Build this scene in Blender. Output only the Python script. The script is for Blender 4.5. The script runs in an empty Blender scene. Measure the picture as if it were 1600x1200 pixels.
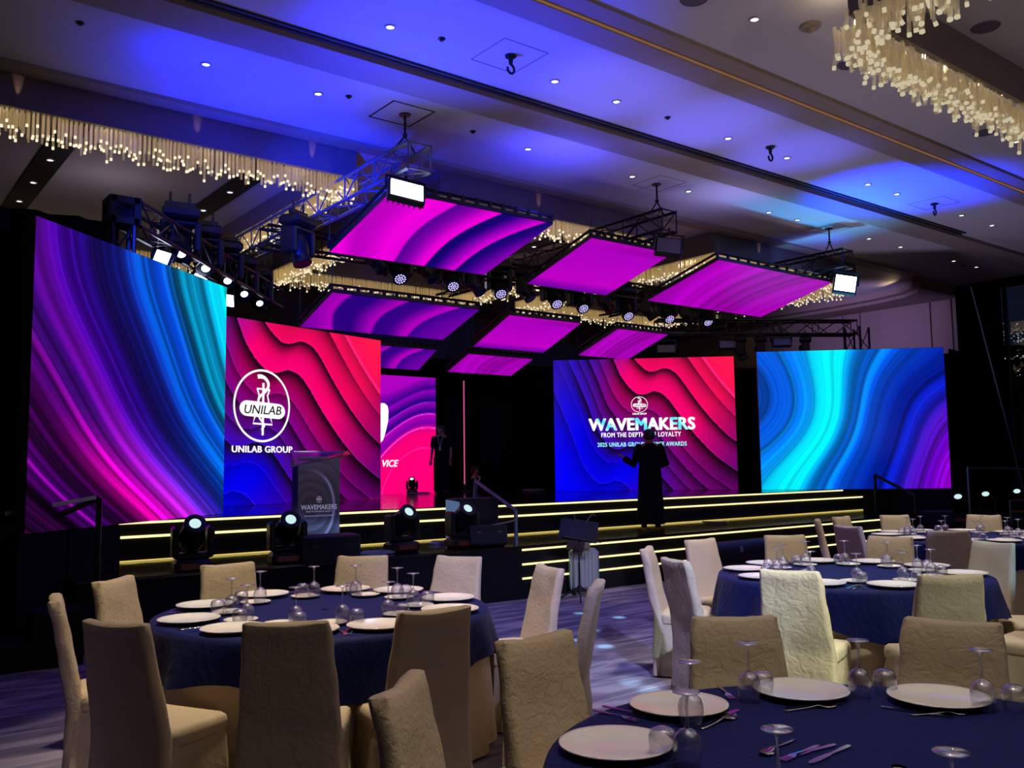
import bpy, bmesh, math, random
import numpy as np
from mathutils import Vector, Matrix, noise as mnoise

R = math.radians
SC = bpy.context.scene
COL = SC.collection
rng = random.Random(7)
nrg = np.random.RandomState(11)

# ------------------------------------------------------------------ camera
FPX, PITCH, ROLL, AZ, CH = 1406.2, R(5.277), R(-0.744), R(37.770), 1.6
fw = Vector((math.sin(AZ)*math.cos(PITCH), math.cos(AZ)*math.cos(PITCH), math.sin(PITCH)))
r0 = Vector((math.cos(AZ), -math.sin(AZ), 0)); u0 = r0.cross(fw)
rt = r0*math.cos(ROLL) + u0*math.sin(ROLL); up = -r0*math.sin(ROLL) + u0*math.cos(ROLL)
cam_d = bpy.data.cameras.new('camera'); cam = bpy.data.objects.new('camera', cam_d); COL.objects.link(cam)
cam_d.sensor_width = 36; cam_d.lens = 36*FPX/1600; cam_d.clip_start = .05; cam_d.clip_end = 900
M = Matrix((rt, up, -fw)).transposed().to_4x4(); M.translation = (0, 0, CH); cam.matrix_world = M
SC.camera = cam
def ray(x, y): return fw + rt*((x-800)/FPX) - up*((y-600)/FPX)
def at_z(x, y, z):
    d = ray(x, y); return Vector((0, 0, CH)) + d*((z-CH)/d.z)
def at_y(x, y, Y):
    d = ray(x, y); return Vector((0, 0, CH)) + d*(Y/d.y)
def at_x(x, y, X):
    d = ray(x, y); return Vector((0, 0, CH)) + d*(X/d.x)

# ------------------------------------------------------------------ world + exposure
w = bpy.data.worlds.new('world'); SC.world = w; w.use_nodes = True
w.node_tree.nodes['Background'].inputs[0].default_value = (.02, .03, .07, 1)
w.node_tree.nodes['Background'].inputs[1].default_value = .25
vs = SC.view_settings; vs.view_transform = 'Standard'; vs.look = 'None'; vs.gamma = 1; vs.use_curve_mapping = False
vs.exposure = 0.0
cy = SC.cycles
cy.max_bounces = 8; cy.transparent_max_bounces = 24; cy.glossy_bounces = 3; cy.diffuse_bounces = 3
cy.caustics_reflective = False; cy.caustics_refractive = False; cy.sample_clamp_indirect = 4

def s2l(c):
    return tuple((v/255/12.92 if v/255 <= .04045 else ((v/255+.055)/1.055)**2.4) for v in c)

def lamp(name, kind, loc, target, power, color, size=.1, angle=60, blend=.6, parent=None):
    d = bpy.data.lights.new(name, kind); o = bpy.data.objects.new(name, d); COL.objects.link(o)
    d.energy = power; d.color = color
    if kind == 'SPOT': d.spot_size = R(angle); d.spot_blend = blend; d.shadow_soft_size = size
    elif kind == 'AREA': d.size = size if not isinstance(size, tuple) else size[0]
    else: d.shadow_soft_size = size
    if kind == 'AREA' and isinstance(size, tuple): d.shape = 'RECTANGLE'; d.size_y = size[1]
    o.location = loc
    if target is not None:
        o.rotation_euler = (Vector(target)-Vector(loc)).to_track_quat('-Z', 'Y').to_euler()
    return o

WARM = (1, .78, .5); NEUT = (1, .92, .8); BLUE = (.02, .06, 1)
# recessed ceiling downlights above the tables
for i, (x, y, p, a, c) in enumerate([(2.42, 5.0, 1180, 42, (1, .84, .6)), (6.14, 4.2, 900, 44, NEUT), (9.99, 4.9, 950, 44, NEUT), (2.36, 1.5, 400, 44, (1, .86, .7)), (4.6, 2.4, 60, 44, NEUT)]):
    lamp('downlight_beam', 'SPOT', (x, y, 5.95), (x, y, 0), p, c, .12, a, .9)
# wash of the hall from the chandelier rings behind and beside the camera
lamp('chandelier_glow', 'AREA', (3.2, -1.0, 5.5), (3.2, -1.0, 0), 31, (1, .88, .82), (4.5, 4))
lamp('chandelier_glow', 'AREA', (9.5, 0.8, 5.5), (9.5, 0.8, 0), 24, (1, .86, .76), (4.5, 4))
# uplights of the stage rig on the ceiling: blue beams, one cyan; the pale wide ones are added fill to brighten the ceiling
lamp('blue_uplight', 'SPOT', (4.1, 10.0, 4.2), (3.9, 9.7, 6), 560, (.001, .012, 1), .1, 104, 1)
lamp('blue_uplight', 'SPOT', (3.0, 9.2, 1.3), (2.9, 9.3, 6), 1500, (.002, .012, 1), .2, 16, 1)
lamp('blue_uplight', 'SPOT', (3.9, 9.2, 1.3), (5.0, 7.4, 6), 4300, (.008, .02, 1), .2, 42, 1)
lamp('blue_uplight', 'SPOT', (11.2, 9.1, 1.2), (13.7, 7.45, 6), 15000, (.001, .025, 1), .2, 33, 1)
for bx, pw in ((7.0, 1500), (8.8, 1400), (10.6, 1300)):
    lamp('blue_uplight', 'SPOT', (bx, 9.0, 1.3), (bx+.2, 7.35, 6), pw, (.085, .085, 1), .2, 27, 1)
lamp('blue_uplight', 'SPOT', (7.9, 9.0, 5.0), (8.0, 9.3, 6), 150, (.05, .05, 1), .2, 150, 1)  # added where no fixture hangs, fills the shaded ceiling over the stage
lamp('violet_fill', 'SPOT', (11.6, 9.0, 5.0), (11.6, 9.3, 6), 55, (.3, .28, .85), .2, 150, 1)  # added violet fill for the same ceiling bay, no fixture there
lamp('cyan_uplight', 'SPOT', (15.0, 9.6, 1.3), (14.0, 9.5, 6), 1500, (.05, .36, .85), .2, 54, 1)
lamp('pale_fill', 'SPOT', (9.0, 8.9, 1.2), (10.0, 6.0, 6), 240, (.62, .55, .72), .3, 110, 1)
lamp('pale_fill', 'SPOT', (4.0, 8.9, 1.2), (4.0, 8.0, 6), 70, (.62, .55, .66), .3, 130, 1)
lamp('pale_fill', 'SPOT', (16.0, 8.6, 1.2), (16.5, 8.6, 6), 230, (.5, .45, .72), .3, 130, 1)
lamp('pale_fill', 'SPOT', (6.0, -2.0, 2.2), (7.5, 3.5, 6), 230, (1, .82, .74), .3, 110, 1)
# cool moving lights from the front of house truss over the camera
lamp('front_beam', 'SPOT', (4.0, -2.5, 5.6), (6.0, 3.2, .5), 900, (.92, 1, .84), .1, 20, .9)
lamp('front_beam', 'SPOT', (3.0, -2.5, 5.6), (4.75, 3.35, .62), 2600, (.9, 1, .78), .04, 6.5, .35)
lamp('front_beam', 'SPOT', (5.5, -2.5, 5.6), (7.75, 3.5, .8), 1900, (.30, .62, 1), .04, 7, .4)
lamp('front_beam', 'SPOT', (6.0, -2.0, 5.6), (8.5, 5.3, .75), 2000, (.33, .36, 1), .04, 6, .4)
lamp('front_beam', 'SPOT', (2.2, -2.0, 5.6), (4.9, 4.5, .2), 900, (.55, .9, 1), .04, 8, .4)
lamp('front_beam', 'SPOT', (1.0, -2.0, 5.6), (5.6, 6.8, 0), 3600, (.42, .44, 1), .1, 24, .9)
lamp('front_beam', 'SPOT', (-1.5, -2.0, 5.6), (-.1, 5.2, 0), 420, (.55, .48, 1), .1, 22, 1)
lamp('front_beam', 'SPOT', (3.5, -2.0, 5.6), (7.8, 8.5, .3), 2400, (.8, .85, 1), .05, 7, .5)  # extra beam added to brighten the dark suitcase and stand
for px, py in ((905, 958), (925, 985), (968, 965), (985, 1066), (1015, 1078), (945, 1010), (900, 1000), (1040, 1055)):
    q = at_z(px, py, 0); lamp('gobo_beam', 'SPOT', (8.55, 9.1, 4.9), (q.x, q.y, 0), 3600, (.30, .80, 1), .02, 1.7, 1)
# blue wash of the rig on its own trusses, and on the right wall
lamp('rig_wash', 'SPOT', (3.6, 8.6, 4.2), (5.6, 10.9, 5.35), 1500, (.001, .02, 1), .1, 50, .8)
lamp('rig_wash', 'SPOT', (2.0, 8.2, 4.4), (3.6, 10.4, 4.3), 1000, (.008, .05, 1), .1, 46, .8)
lamp('wall_wash', 'SPOT', (17.4, 11.6, 4.4), (22.9, 13.4, 5.2), 800, (.42, .3, .8), .2, 60, 1)

# ------------------------------------------------------------------ materials
def mat(name, col, rough=.6, metal=0, spec=.5, emit=None, estr=0, bump=None, var=None, trans=0):
    m = bpy.data.materials.new(name); m.use_nodes = True
    nt = m.node_tree; b = nt.nodes['Principled BSDF']
    c = s2l(col) + (1,)
    b.inputs['Base Color'].default_value = c; b.inputs['Roughness'].default_value = rough
    b.inputs['Metallic'].default_value = metal; b.inputs['Specular IOR Level'].default_value = spec
    if emit is not None:
        b.inputs['Emission Color'].default_value = s2l(emit)+(1,); b.inputs['Emission Strength'].default_value = estr
    tc = nt.nodes.new('ShaderNodeTexCoord')
    n = nt.nodes.new('ShaderNodeTexNoise'); nt.links.new(tc.outputs['Object'], n.inputs['Vector'])
    n.inputs['Scale'].default_value = var[0] if var else 6; n.inputs['Detail'].default_value = 4
    rp = nt.nodes.new('ShaderNodeMix'); rp.data_type = 'RGBA'
    k = var[1] if var else .06
    rp.inputs[6].default_value = tuple(v*(1-k) for v in c[:3])+(1,); rp.inputs[7].default_value = tuple(min(1, v*(1+k)) for v in c[:3])+(1,)
    nt.links.new(n.outputs['Fac'], rp.inputs[0]); nt.links.new(rp.outputs[2], b.inputs['Base Color'])
    if bump:
        n2 = nt.nodes.new('ShaderNodeTexNoise'); n2.inputs['Scale'].default_value = bump[0]; n2.inputs['Detail'].default_value = bump[2] if len(bump) > 2 else 5
        n2.inputs['Distortion'].default_value = bump[3] if len(bump) > 3 else 0
        nt.links.new(tc.outputs['Object'], n2.inputs['Vector'])
        bp = nt.nodes.new('ShaderNodeBump'); bp.inputs['Strength'].default_value = bump[1]; bp.inputs['Distance'].default_value = .02
        nt.links.new(n2.outputs['Fac'], bp.inputs['Height']); nt.links.new(bp.outputs['Normal'], b.inputs['Normal'])
    return m

def thin_glass(name, tint=(1, 1, 1), gloss=.12, haze=0.0, edge=.75, rough=.02, glow=None, painted_sheen=0, blend=.5):
    """thin walled clear glass: transparent, with reflections that rise towards grazing angles"""
    m = bpy.data.materials.new(name); m.use_nodes = True; nt = m.node_tree; nt.nodes.clear()
    out = nt.nodes.new('ShaderNodeOutputMaterial')
    tr = nt.nodes.new('ShaderNodeBsdfTransparent'); tr.inputs[0].default_value = tint+(1,)
    gl = nt.nodes.new('ShaderNodeBsdfGlossy'); gl.inputs['Roughness'].default_value = rough
    lw = nt.nodes.new('ShaderNodeLayerWeight'); lw.inputs[0].default_value = blend
    mr = nt.nodes.new('ShaderNodeMapRange'); mr.inputs[3].default_value = gloss; mr.inputs[4].default_value = edge
    mx = nt.nodes.new('ShaderNodeMixShader')
    nt.links.new(lw.outputs['Facing'], mr.inputs[0]); nt.links.new(mr.outputs[0], mx.inputs[0])
    nt.links.new(tr.outputs[0], mx.inputs[1]); nt.links.new(gl.outputs[0], mx.inputs[2])
    last = mx
    if haze:
        df = nt.nodes.new('ShaderNodeBsdfTranslucent'); df.inputs[0].default_value = (.9, .85, .75, 1)
        m2 = nt.nodes.new('ShaderNodeMixShader'); m2.inputs[0].default_value = haze
        nt.links.new(mx.outputs[0], m2.inputs[1]); nt.links.new(df.outputs[0], m2.inputs[2]); last = m2
    if painted_sheen:   # added violet-tinted sheen lobe, paints sparkle onto the glass
        g2 = nt.nodes.new('ShaderNodeBsdfGlossy'); g2.inputs['Roughness'].default_value = .42; g2.inputs[0].default_value = (.82, .78, 1, 1)
        m3 = nt.nodes.new('ShaderNodeMixShader'); m3.inputs[0].default_value = painted_sheen
        nt.links.new(last.outputs[0], m3.inputs[1]); nt.links.new(g2.outputs[0], m3.inputs[2]); last = m3
    if glow:
        em = nt.nodes.new('ShaderNodeEmission'); em.inputs[0].default_value = s2l(glow[0])+(1,); em.inputs[1].default_value = glow[1]
        ad = nt.nodes.new('ShaderNodeAddShader')
        nt.links.new(last.outputs[0], ad.inputs[0]); nt.links.new(em.outputs[0], ad.inputs[1]); last = ad
    nt.links.new(last.outputs[0], out.inputs[0])
    return m

def emis(name, col, s):
    m = bpy.data.materials.new(name); m.use_nodes = True; nt = m.node_tree; nt.nodes.clear()
    out = nt.nodes.new('ShaderNodeOutputMaterial'); e = nt.nodes.new('ShaderNodeEmission')
    e.inputs[0].default_value = s2l(col)+(1,); e.inputs[1].default_value = s
    nt.links.new(e.outputs[0], out.inputs[0]); return m

def attr_screen(name, strength=1.0):
    """LED wall picture: colours come from the mesh's own colour attribute, broken up by the LED pixel raster"""
    m = bpy.data.materials.new(name); m.use_nodes = True; nt = m.node_tree; nt.nodes.clear()
    out = nt.nodes.new('ShaderNodeOutputMaterial'); e = nt.nodes.new('ShaderNodeEmission'); e.inputs[1].default_value = strength
    a = nt.nodes.new('ShaderNodeVertexColor'); a.layer_name = 'picture'
    nt.links.new(a.outputs[0], e.inputs[0])
    g = nt.nodes.new('ShaderNodeBsdfGlossy'); g.inputs['Roughness'].default_value = .5; g.inputs[0].default_value = (.02, .02, .02, 1)
    ad = nt.nodes.new('ShaderNodeAddShader'); nt.links.new(e.outputs[0], ad.inputs[0]); nt.links.new(g.outputs[0], ad.inputs[1])
    nt.links.new(ad.outputs[0], out.inputs[0]); return m

BLK = mat('black_paint', (20, 20, 24), .55, bump=(60, .1))
BLKM = mat('black_metal', (24, 24, 28), .38, .3)
DRAPE = mat('black_drape', (9, 9, 15), .95, spec=.05, bump=(14, .3))
STAGEF = mat('black_stage_skirt', (13, 13, 17), .8, spec=.2)
ALU = mat('truss_metal', (120, 122, 130), .35, .9)
BLUEPIPE = mat('handrail_metal', (110, 125, 150), .3, .6)
CEIL = mat('ceiling_paint', (196, 190, 192), .62, spec=.25, var=(1.2, .02))
BEAMM = mat('ceiling_beam_dimmed', (150, 134, 122), .6, spec=.25, var=(1.5, .03))  # weaker blue light on the beams, put into a darker warm colour
RIMM = mat('chandelier_fascia', (112, 98, 100), .35, spec=.5, var=(2, .08))
SLOT = mat('dark_slot', (14, 13, 16), .7)
WALLP = mat('wall_panel_fabric', (150, 132, 128), .8, var=(3, .05), bump=(80, .06))
WALLB = mat('hall_wall', (70, 62, 66), .85)
BEIGE = [mat('beige_chair_cover_%s' % n, c, .72, spec=.3, var=(7, .10), bump=bp) for n, c, bp in
         (('smooth', (196, 176, 146), (18, .16, 5, .6)), ('crinkled', (202, 182, 150), (34, .38, 6, .9)), ('creased', (200, 182, 152), (17, .42, 6, 1.3)))]
UNDER = mat('beige_table_skirt', (196, 176, 148), .75, var=(5, .08), bump=(9, .3))
def navy_cloth():
    m = mat('navy_tablecloth', (10, 21, 80), .65, spec=.12, var=(8, .12))
    nt = m.node_tree; b = nt.nodes['Principled BSDF']
    tc = nt.nodes.new('ShaderNodeTexCoord'); wv = nt.nodes.new('ShaderNodeTexWave')
    wv.inputs['Scale'].default_value = 9; wv.inputs['Distortion'].default_value = 9; wv.inputs['Detail'].default_value = 3; wv.inputs['Detail Scale'].default_value = 1.2
    nt.links.new(tc.outputs['Object'], wv.inputs[0])
    bp = nt.nodes.new('ShaderNodeBump'); bp.inputs['Strength'].default_value = .10; bp.inputs['Distance'].default_value = .02
    nt.links.new(wv.outputs['Fac'], bp.inputs['Height']); nt.links.new(bp.outputs[0], b.inputs['Normal'])
    b.inputs['Sheen Weight'].default_value = .04
    return m
NAVY = navy_cloth()
CHINA = mat('white_china', (232, 226, 218), .16, spec=.6)
STEEL = mat('cutlery_steel', (205, 200, 195), .14, 1)
GLASS = thin_glass('drinking_glass', (.985, .985, .99), .09, 0, .8)
GLASS2 = thin_glass('violet_sheen_glass', (.992, .992, .998), .07, 0, .85, .03, None, .16, .4)  # violet tint stands in for coloured lights mirrored in the glass
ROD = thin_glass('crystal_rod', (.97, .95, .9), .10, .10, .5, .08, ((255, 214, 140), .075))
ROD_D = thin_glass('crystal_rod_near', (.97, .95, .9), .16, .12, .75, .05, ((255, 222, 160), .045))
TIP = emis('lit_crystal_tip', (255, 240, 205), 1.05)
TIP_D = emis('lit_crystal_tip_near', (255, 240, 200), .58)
LED = emis('warm_led_strip', (255, 238, 170), 1.35)
DOWN = emis('downlight_lens', (255, 250, 240), 4)
WHITE = emis('white_lamp', (215, 225, 255), 9)
LENSM = emis('pale_lens', (205, 240, 240), 1.0)
LENSB = emis('beam_lens', (225, 245, 255), 3)
UVLED = emis('violet_led', (190, 180, 255), 1.6)
HAIR = mat('black_hair', (14, 12, 12), .5); SKIN = mat('skin', (150, 104, 84), .55); DARKCLOTH = mat('black_cloth', (12, 12, 18), .9, spec=.1, bump=(30, .2))
WCLOTH = mat('pale_collar', (190, 180, 170), .8)
SILVER = mat('silver_suitcase_shell', (150, 152, 156), .35, .5)
RUBBER = mat('rubber', (18, 18, 18), .8)
DISPL = mat('fixture_display', (60, 22, 20), .3, emit=(90, 40, 34), estr=.08)
TXT = emis('white_lettering', (255, 250, 252), 1.1)
ACRYL = thin_glass('clear_acrylic', (.85, .9, .97), .16, .12, .6, .05)

def glossy_floor():
    m = mat('glossy_black_stage', (8, 8, 12), .11, spec=1, bump=(9, .12, 2))
    return m
GLOSS = glossy_floor()

def carpet():
    m = bpy.data.materials.new('patterned_carpet'); m.use_nodes = True; nt = m.node_tree; b = nt.nodes['Principled BSDF']
    tc = nt.nodes.new('ShaderNodeTexCoord'); mp = nt.nodes.new('ShaderNodeMapping')
    mp.inputs['Rotation'].default_value = (0, 0, R(38)); mp.inputs['Scale'].default_value = (1.0, 5.5, 1)
    n = nt.nodes.new('ShaderNodeTexNoise'); n.inputs['Scale'].default_value = 1.1; n.inputs['Detail'].default_value = 5; n.inputs['Distortion'].default_value = .8
    cr = nt.nodes.new('ShaderNodeValToRGB'); e = cr.color_ramp.elements
    e[0].position = .36; e[0].color = s2l((92, 86, 104))+(1,); e[1].position = .62; e[1].color = s2l((160, 150, 164))+(1,)
    e.new(.5).color = s2l((124, 116, 134))+(1,)
    nt.links.new(tc.outputs['Object'], mp.inputs[0]); nt.links.new(mp.outputs[0], n.inputs['Vector']); nt.links.new(n.outputs['Fac'], cr.inputs[0]); nt.links.new(cr.outputs[0], b.inputs['Base Color'])
    b.inputs['Roughness'].default_value = .95; b.inputs['Specular IOR Level'].default_value = .1
    n3 = nt.nodes.new('ShaderNodeTexNoise'); n3.inputs['Scale'].default_value = 160; bp = nt.nodes.new('ShaderNodeBump'); bp.inputs['Strength'].default_value = .25
    nt.links.new(tc.outputs['Object'], n3.inputs['Vector']); nt.links.new(n3.outputs['Fac'], bp.inputs['Height']); nt.links.new(bp.outputs[0], b.inputs['Normal'])
    return m
CARPET = carpet()

# ------------------------------------------------------------------ mesh helpers
class MB:
    def __init__(s): s.v = []; s.f = []
    def add(s, vs, fs):
        o = len(s.v); s.v += [tuple(x) for x in vs]; s.f += [tuple(i+o for i in f) for f in fs]; return s
    def box(s, c, d, rz=0, mtx=None):
        x, y, z = d[0]/2, d[1]/2, d[2]/2
        vs = [Vector(p) for p in ((-x, -y, -z), (x, -y, -z), (x, y, -z), (-x, y, -z), (-x, -y, z), (x, -y, z), (x, y, z), (-x, y, z))]
        m = mtx if mtx is not None else Matrix.Rotation(rz, 3, 'Z')
        return s.add([m @ p + Vector(c) for p in vs], [(0, 3, 2, 1), (4, 5, 6, 7), (0, 1, 5, 4), (1, 2, 6, 5), (2, 3, 7, 6), (3, 0, 4, 7)])
    def bbox(s, a, b): return s.box([(p+q)/2 for p, q in zip(a, b)], [abs(q-p) for p, q in zip(a, b)])
    def rbox(s, c, d, r=.01, mtx=None):
        """box with chamfered edges"""
        x, y, z = d[0]/2, d[1]/2, d[2]/2; r = min(r, x*.9, y*.9, z*.9)
        m = mtx if mtx is not None else Matrix.Identity(3); c = Vector(c)
        rings = []
        for zz, k in ((-z, r), (-z+r, 0), (z-r, 0), (z, r)):
            a, b = x-k, y-k
            rings.append([(-a+r*.6, -b, zz), (a-r*.6, -b, zz), (a, -b+r*.6, zz), (a, b-r*.6, zz), (a-r*.6, b, zz), (-a+r*.6, b, zz), (-a, b-r*.6, zz), (-a, -b+r*.6, zz)])
        vs = [m @ Vector(p) + c for rg in rings for p in rg]; fs = []
        for k in range(3):
            for i in range(8): j = (i+1) % 8; fs.append((k*8+i, k*8+j, k*8+8+j, k*8+8+i))
        fs.append(tuple(range(7, -1, -1))); fs.append(tuple(range(24, 32)))
        return s.add(vs, fs)
    def tube(s, a, b, r, r2=None, n=8):
        a, b = Vector(a), Vector(b); r2 = r if r2 is None else r2
        q = (b-a).to_track_quat('Z', 'X').to_matrix()
        vs = []
        for p, rr in ((a, r), (b, r2)):
            vs += [p + q @ Vector((rr*math.cos(2*math.pi*i/n), rr*math.sin(2*math.pi*i/n), 0)) for i in range(n)]
        fs = [(i, (i+1) % n, n+(i+1) % n, n+i) for i in range(n)] + [tuple(range(n-1, -1, -1)), tuple(range(n, 2*n))]
        return s.add(vs, fs)
    def path(s, pts, r, n=6):
        for a, b in zip(pts[:-1], pts[1:]): s.tube(a, b, r, n=n)
        return s
    def lathe(s, prof, n=24, c=(0, 0, 0), mtx=None, closed=False):
        c = Vector(c); m = mtx if mtx is not None else Matrix.Identity(3); vs = []; fs = []
        for rr, z in prof:
            vs += [m @ Vector((rr*math.cos(2*math.pi*i/n), rr*math.sin(2*math.pi*i/n), z)) + c for i in range(n)]
        for k in range(len(prof)-1):
            for i in range(n): j = (i+1) % n; fs.append((k*n+i, k*n+j, (k+1)*n+j, (k+1)*n+i))
        if closed: fs.append(tuple(range(n-1, -1, -1))); fs.append(tuple((len(prof)-1)*n+i for i in range(n)))
        return s.add(vs, fs)
    def prism(s, poly, z0, z1):
        n = len(poly); vs = [(x, y, z0) for x, y in poly] + [(x, y, z1) for x, y in poly]
        return s.add(vs, [(i, (i+1) % n, n+(i+1) % n, n+i) for i in range(n)] + [tuple(range(n-1, -1, -1)), tuple(range(n, 2*n))])
    def loft(s, rings, cap=True):
        n = len(rings[0]); vs = [p for rg in rings for p in rg]; fs = []
        for k in range(len(rings)-1):
            for i in range(n): j = (i+1) % n; fs.append((k*n+i, k*n+j, (k+1)*n+j, (k+1)*n+i))
        if cap: fs.append(tuple(range(n-1, -1, -1))); fs.append(tuple((len(rings)-1)*n+i for i in range(n)))
        return s.add(vs, fs)
    def mesh(s, name, m=None, smooth=False):
        me = bpy.data.meshes.new(name); me.from_pydata(s.v, [], s.f)
        if m: me.materials.append(m)
        if smooth: me.shade_smooth() if smooth is True else me.shade_smooth()
        bmx = bmesh.new(); bmx.from_mesh(me); bmesh.ops.recalc_face_normals(bmx, faces=bmx.faces); bmx.to_mesh(me); bmx.free()
        if smooth:
            me.shade_smooth()
            if smooth != 'all':
                try: me.set_sharp_from_angle(angle=R(40))
                except Exception: pass
        me.update(); return me
    def obj(s, name, m=None, parent=None, smooth=False, loc=None):
        return link(name, s.mesh(name, m, smooth), parent, loc)

def link(name, me, parent=None, loc=None, rz=None):
    o = bpy.data.objects.new(name, me); COL.objects.link(o)
    if parent: o.parent = parent
    if loc is not None: o.location = loc
    if rz is not None: o.rotation_euler = (0, 0, rz)
    return o
def tag(o, label=None, cat=None, group=None, kind=None):
    if label: o['label'] = label
    if cat: o['category'] = cat
    if group: o['group'] = group
    if kind: o['kind'] = kind
    return o
def thing(name, label, cat, loc=(0, 0, 0), rz=0, group=None):
    o = bpy.data.objects.new(name, None); COL.objects.link(o); o.empty_display_size = .1
    o.location = loc; o.rotation_euler = (0, 0, rz); return tag(o, label, cat, group)
def dup(root, loc, rz=0, label=None, group=None, rot=None, scale=None):
    r = root.copy(); COL.objects.link(r); r.location = loc; r.rotation_euler = rot if rot is not None else (0, 0, rz)
    if scale: r.scale = scale
    if label: r['label'] = label
    if group: r['group'] = group
    for ch in root.children:
        c = ch.copy(); COL.objects.link(c); c.parent = r
        for g in ch.children:
            d = g.copy(); COL.objects.link(d); d.parent = c
    return r
def struct(o): o['kind'] = 'structure'; return o

def text_mesh(body, size, bold=.0, extrude=.004, shear=0, align='CENTER', spacing=1.0):
    c = bpy.data.curves.new('lettering', 'FONT'); c.body = body; c.size = size; c.offset = 0; c.extrude = extrude; c.shear = shear
    c.align_x = align; c.align_y = 'CENTER'; c.space_character = spacing; c.resolution_u = 3
    o = bpy.data.objects.new('lettering', c); COL.objects.link(o)
    dg = bpy.context.evaluated_depsgraph_get(); dg.update()
    me = bpy.data.meshes.new_from_object(o.evaluated_get(dg)); bpy.data.objects.remove(o); bpy.data.curves.remove(c)
    me.materials.clear()
    if bold:
        a = np.array([v.co[:] for v in me.vertices]); fs = [tuple(p.vertices) for p in me.polygons]; mb = MB()
        for k in range(8): mb.add(a+np.array([bold*size*math.cos(k*math.pi/4), bold*size*.6*math.sin(k*math.pi/4), 0]), fs)
        me = bpy.data.meshes.new('lettering'); me.from_pydata([tuple(map(float, p)) for p in mb.v], [], mb.f)
    return me
def fit_text(me, w=None, h=None):
    a = np.array([v.co[:] for v in me.vertices]); lo, hi = a.min(0), a.max(0)
    sx = w/(hi[0]-lo[0]) if w else 1; sy = h/(hi[1]-lo[1]) if h else sx
    if not w: sx = sy
    a[:, 0] = (a[:, 0]-(lo[0]+hi[0])/2)*sx; a[:, 1] = (a[:, 1]-(lo[1]+hi[1])/2)*sy
    for v, p in zip(me.vertices, a): v.co = p
    return me

# ------------------------------------------------------------------ LED pictures (numpy, sRGB 0..255)
def n1(x, seed, f):
    r = np.random.RandomState(seed).rand(4096); t = x*f+1000; i = np.floor(t).astype(int); a = t-i; a = a*a*(3-2*a)
    return r[i % 4096]*(1-a)+r[(i+1) % 4096]*a
def ramp(x, stops):
    xs = [s[0] for s in stops]; return np.stack([np.interp(x, xs, [s[1][k] for s in stops]) for k in range(3)], -1)
def pic_left(u, v):
    wq = 1-v
    s = u-(.22*wq+.56*wq**2)
    s = s+.012*np.sin(9*wq+3*u)
    base = ramp(s, [(-.85, (255, 0, 150)), (-.74, (60, 5, 85)), (-.6, (70, 0, 90)), (-.47, (55, 0, 95)), (-.36, (75, 0, 100)), (-.28, (190, 0, 150)), (-.2, (255, 0, 185)), (-.12, (205, 0, 185)),
                    (-.03, (150, 30, 190)), (.08, (95, 35, 195)), (.2, (40, 30, 185)), (.32, (0, 70, 205)), (.45, (0, 115, 220)), (.56, (0, 80, 190)), (.68, (0, 160, 215)), (.85, (0, 170, 210)), (1.0, (0, 180, 205))])
    upper = ramp(s, [(-.85, (90, 0, 110)), (-.3, (95, 0, 120)), (-.12, (58, 5, 112)), (0, (78, 5, 148)), (.12, (50, 0, 136)), (.24, (28, 8, 125)), (.36, (14, 26, 145)), (.46, (0, 85, 200)), (.56, (0, 50, 160)), (.62, (0, 90, 190)), (.70, (0, 165, 215)), (.82, (0, 150, 205)), (.9, (0, 185, 215)), (1, (0, 200, 215))])
    k = np.clip((wq-.52)/.45, 0, 1)[..., None]; k = k*k*(3-2*k)
    c = upper*(1-k)+base*k
    t = s+.006*np.sin(5*wq)
    st = .5*n1(t, 1, 22)+.3*n1(t, 2, 60)+.2*n1(t, 3, 150)
    m = np.clip(.28+1.5*st, 0.2, 1.5)
    lowdark = np.clip((-s-.16)*3, 0, 1)
    m = m*(1-lowdark)+lowdark*np.clip(.1+2.6*(st-.33), .12, 2.2)
    hot = np.clip((n1(t, 9, 30)-.72)*5, 0, 1)*np.clip(.22-s, 0, .4)*1.5
    c = c*(m*np.interp(s, [-1, .2, .4], [.82, .82, 1]))[..., None]
    c = c+hot[..., None]*np.array([230, 10, 190])*np.clip(wq, .25, 1)[..., None]
    fine = (n1(t, 5, 90) > .9)*.22
    return np.clip(c*(1+fine[..., None])+fine[..., None]*30, 0, 255)
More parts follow.
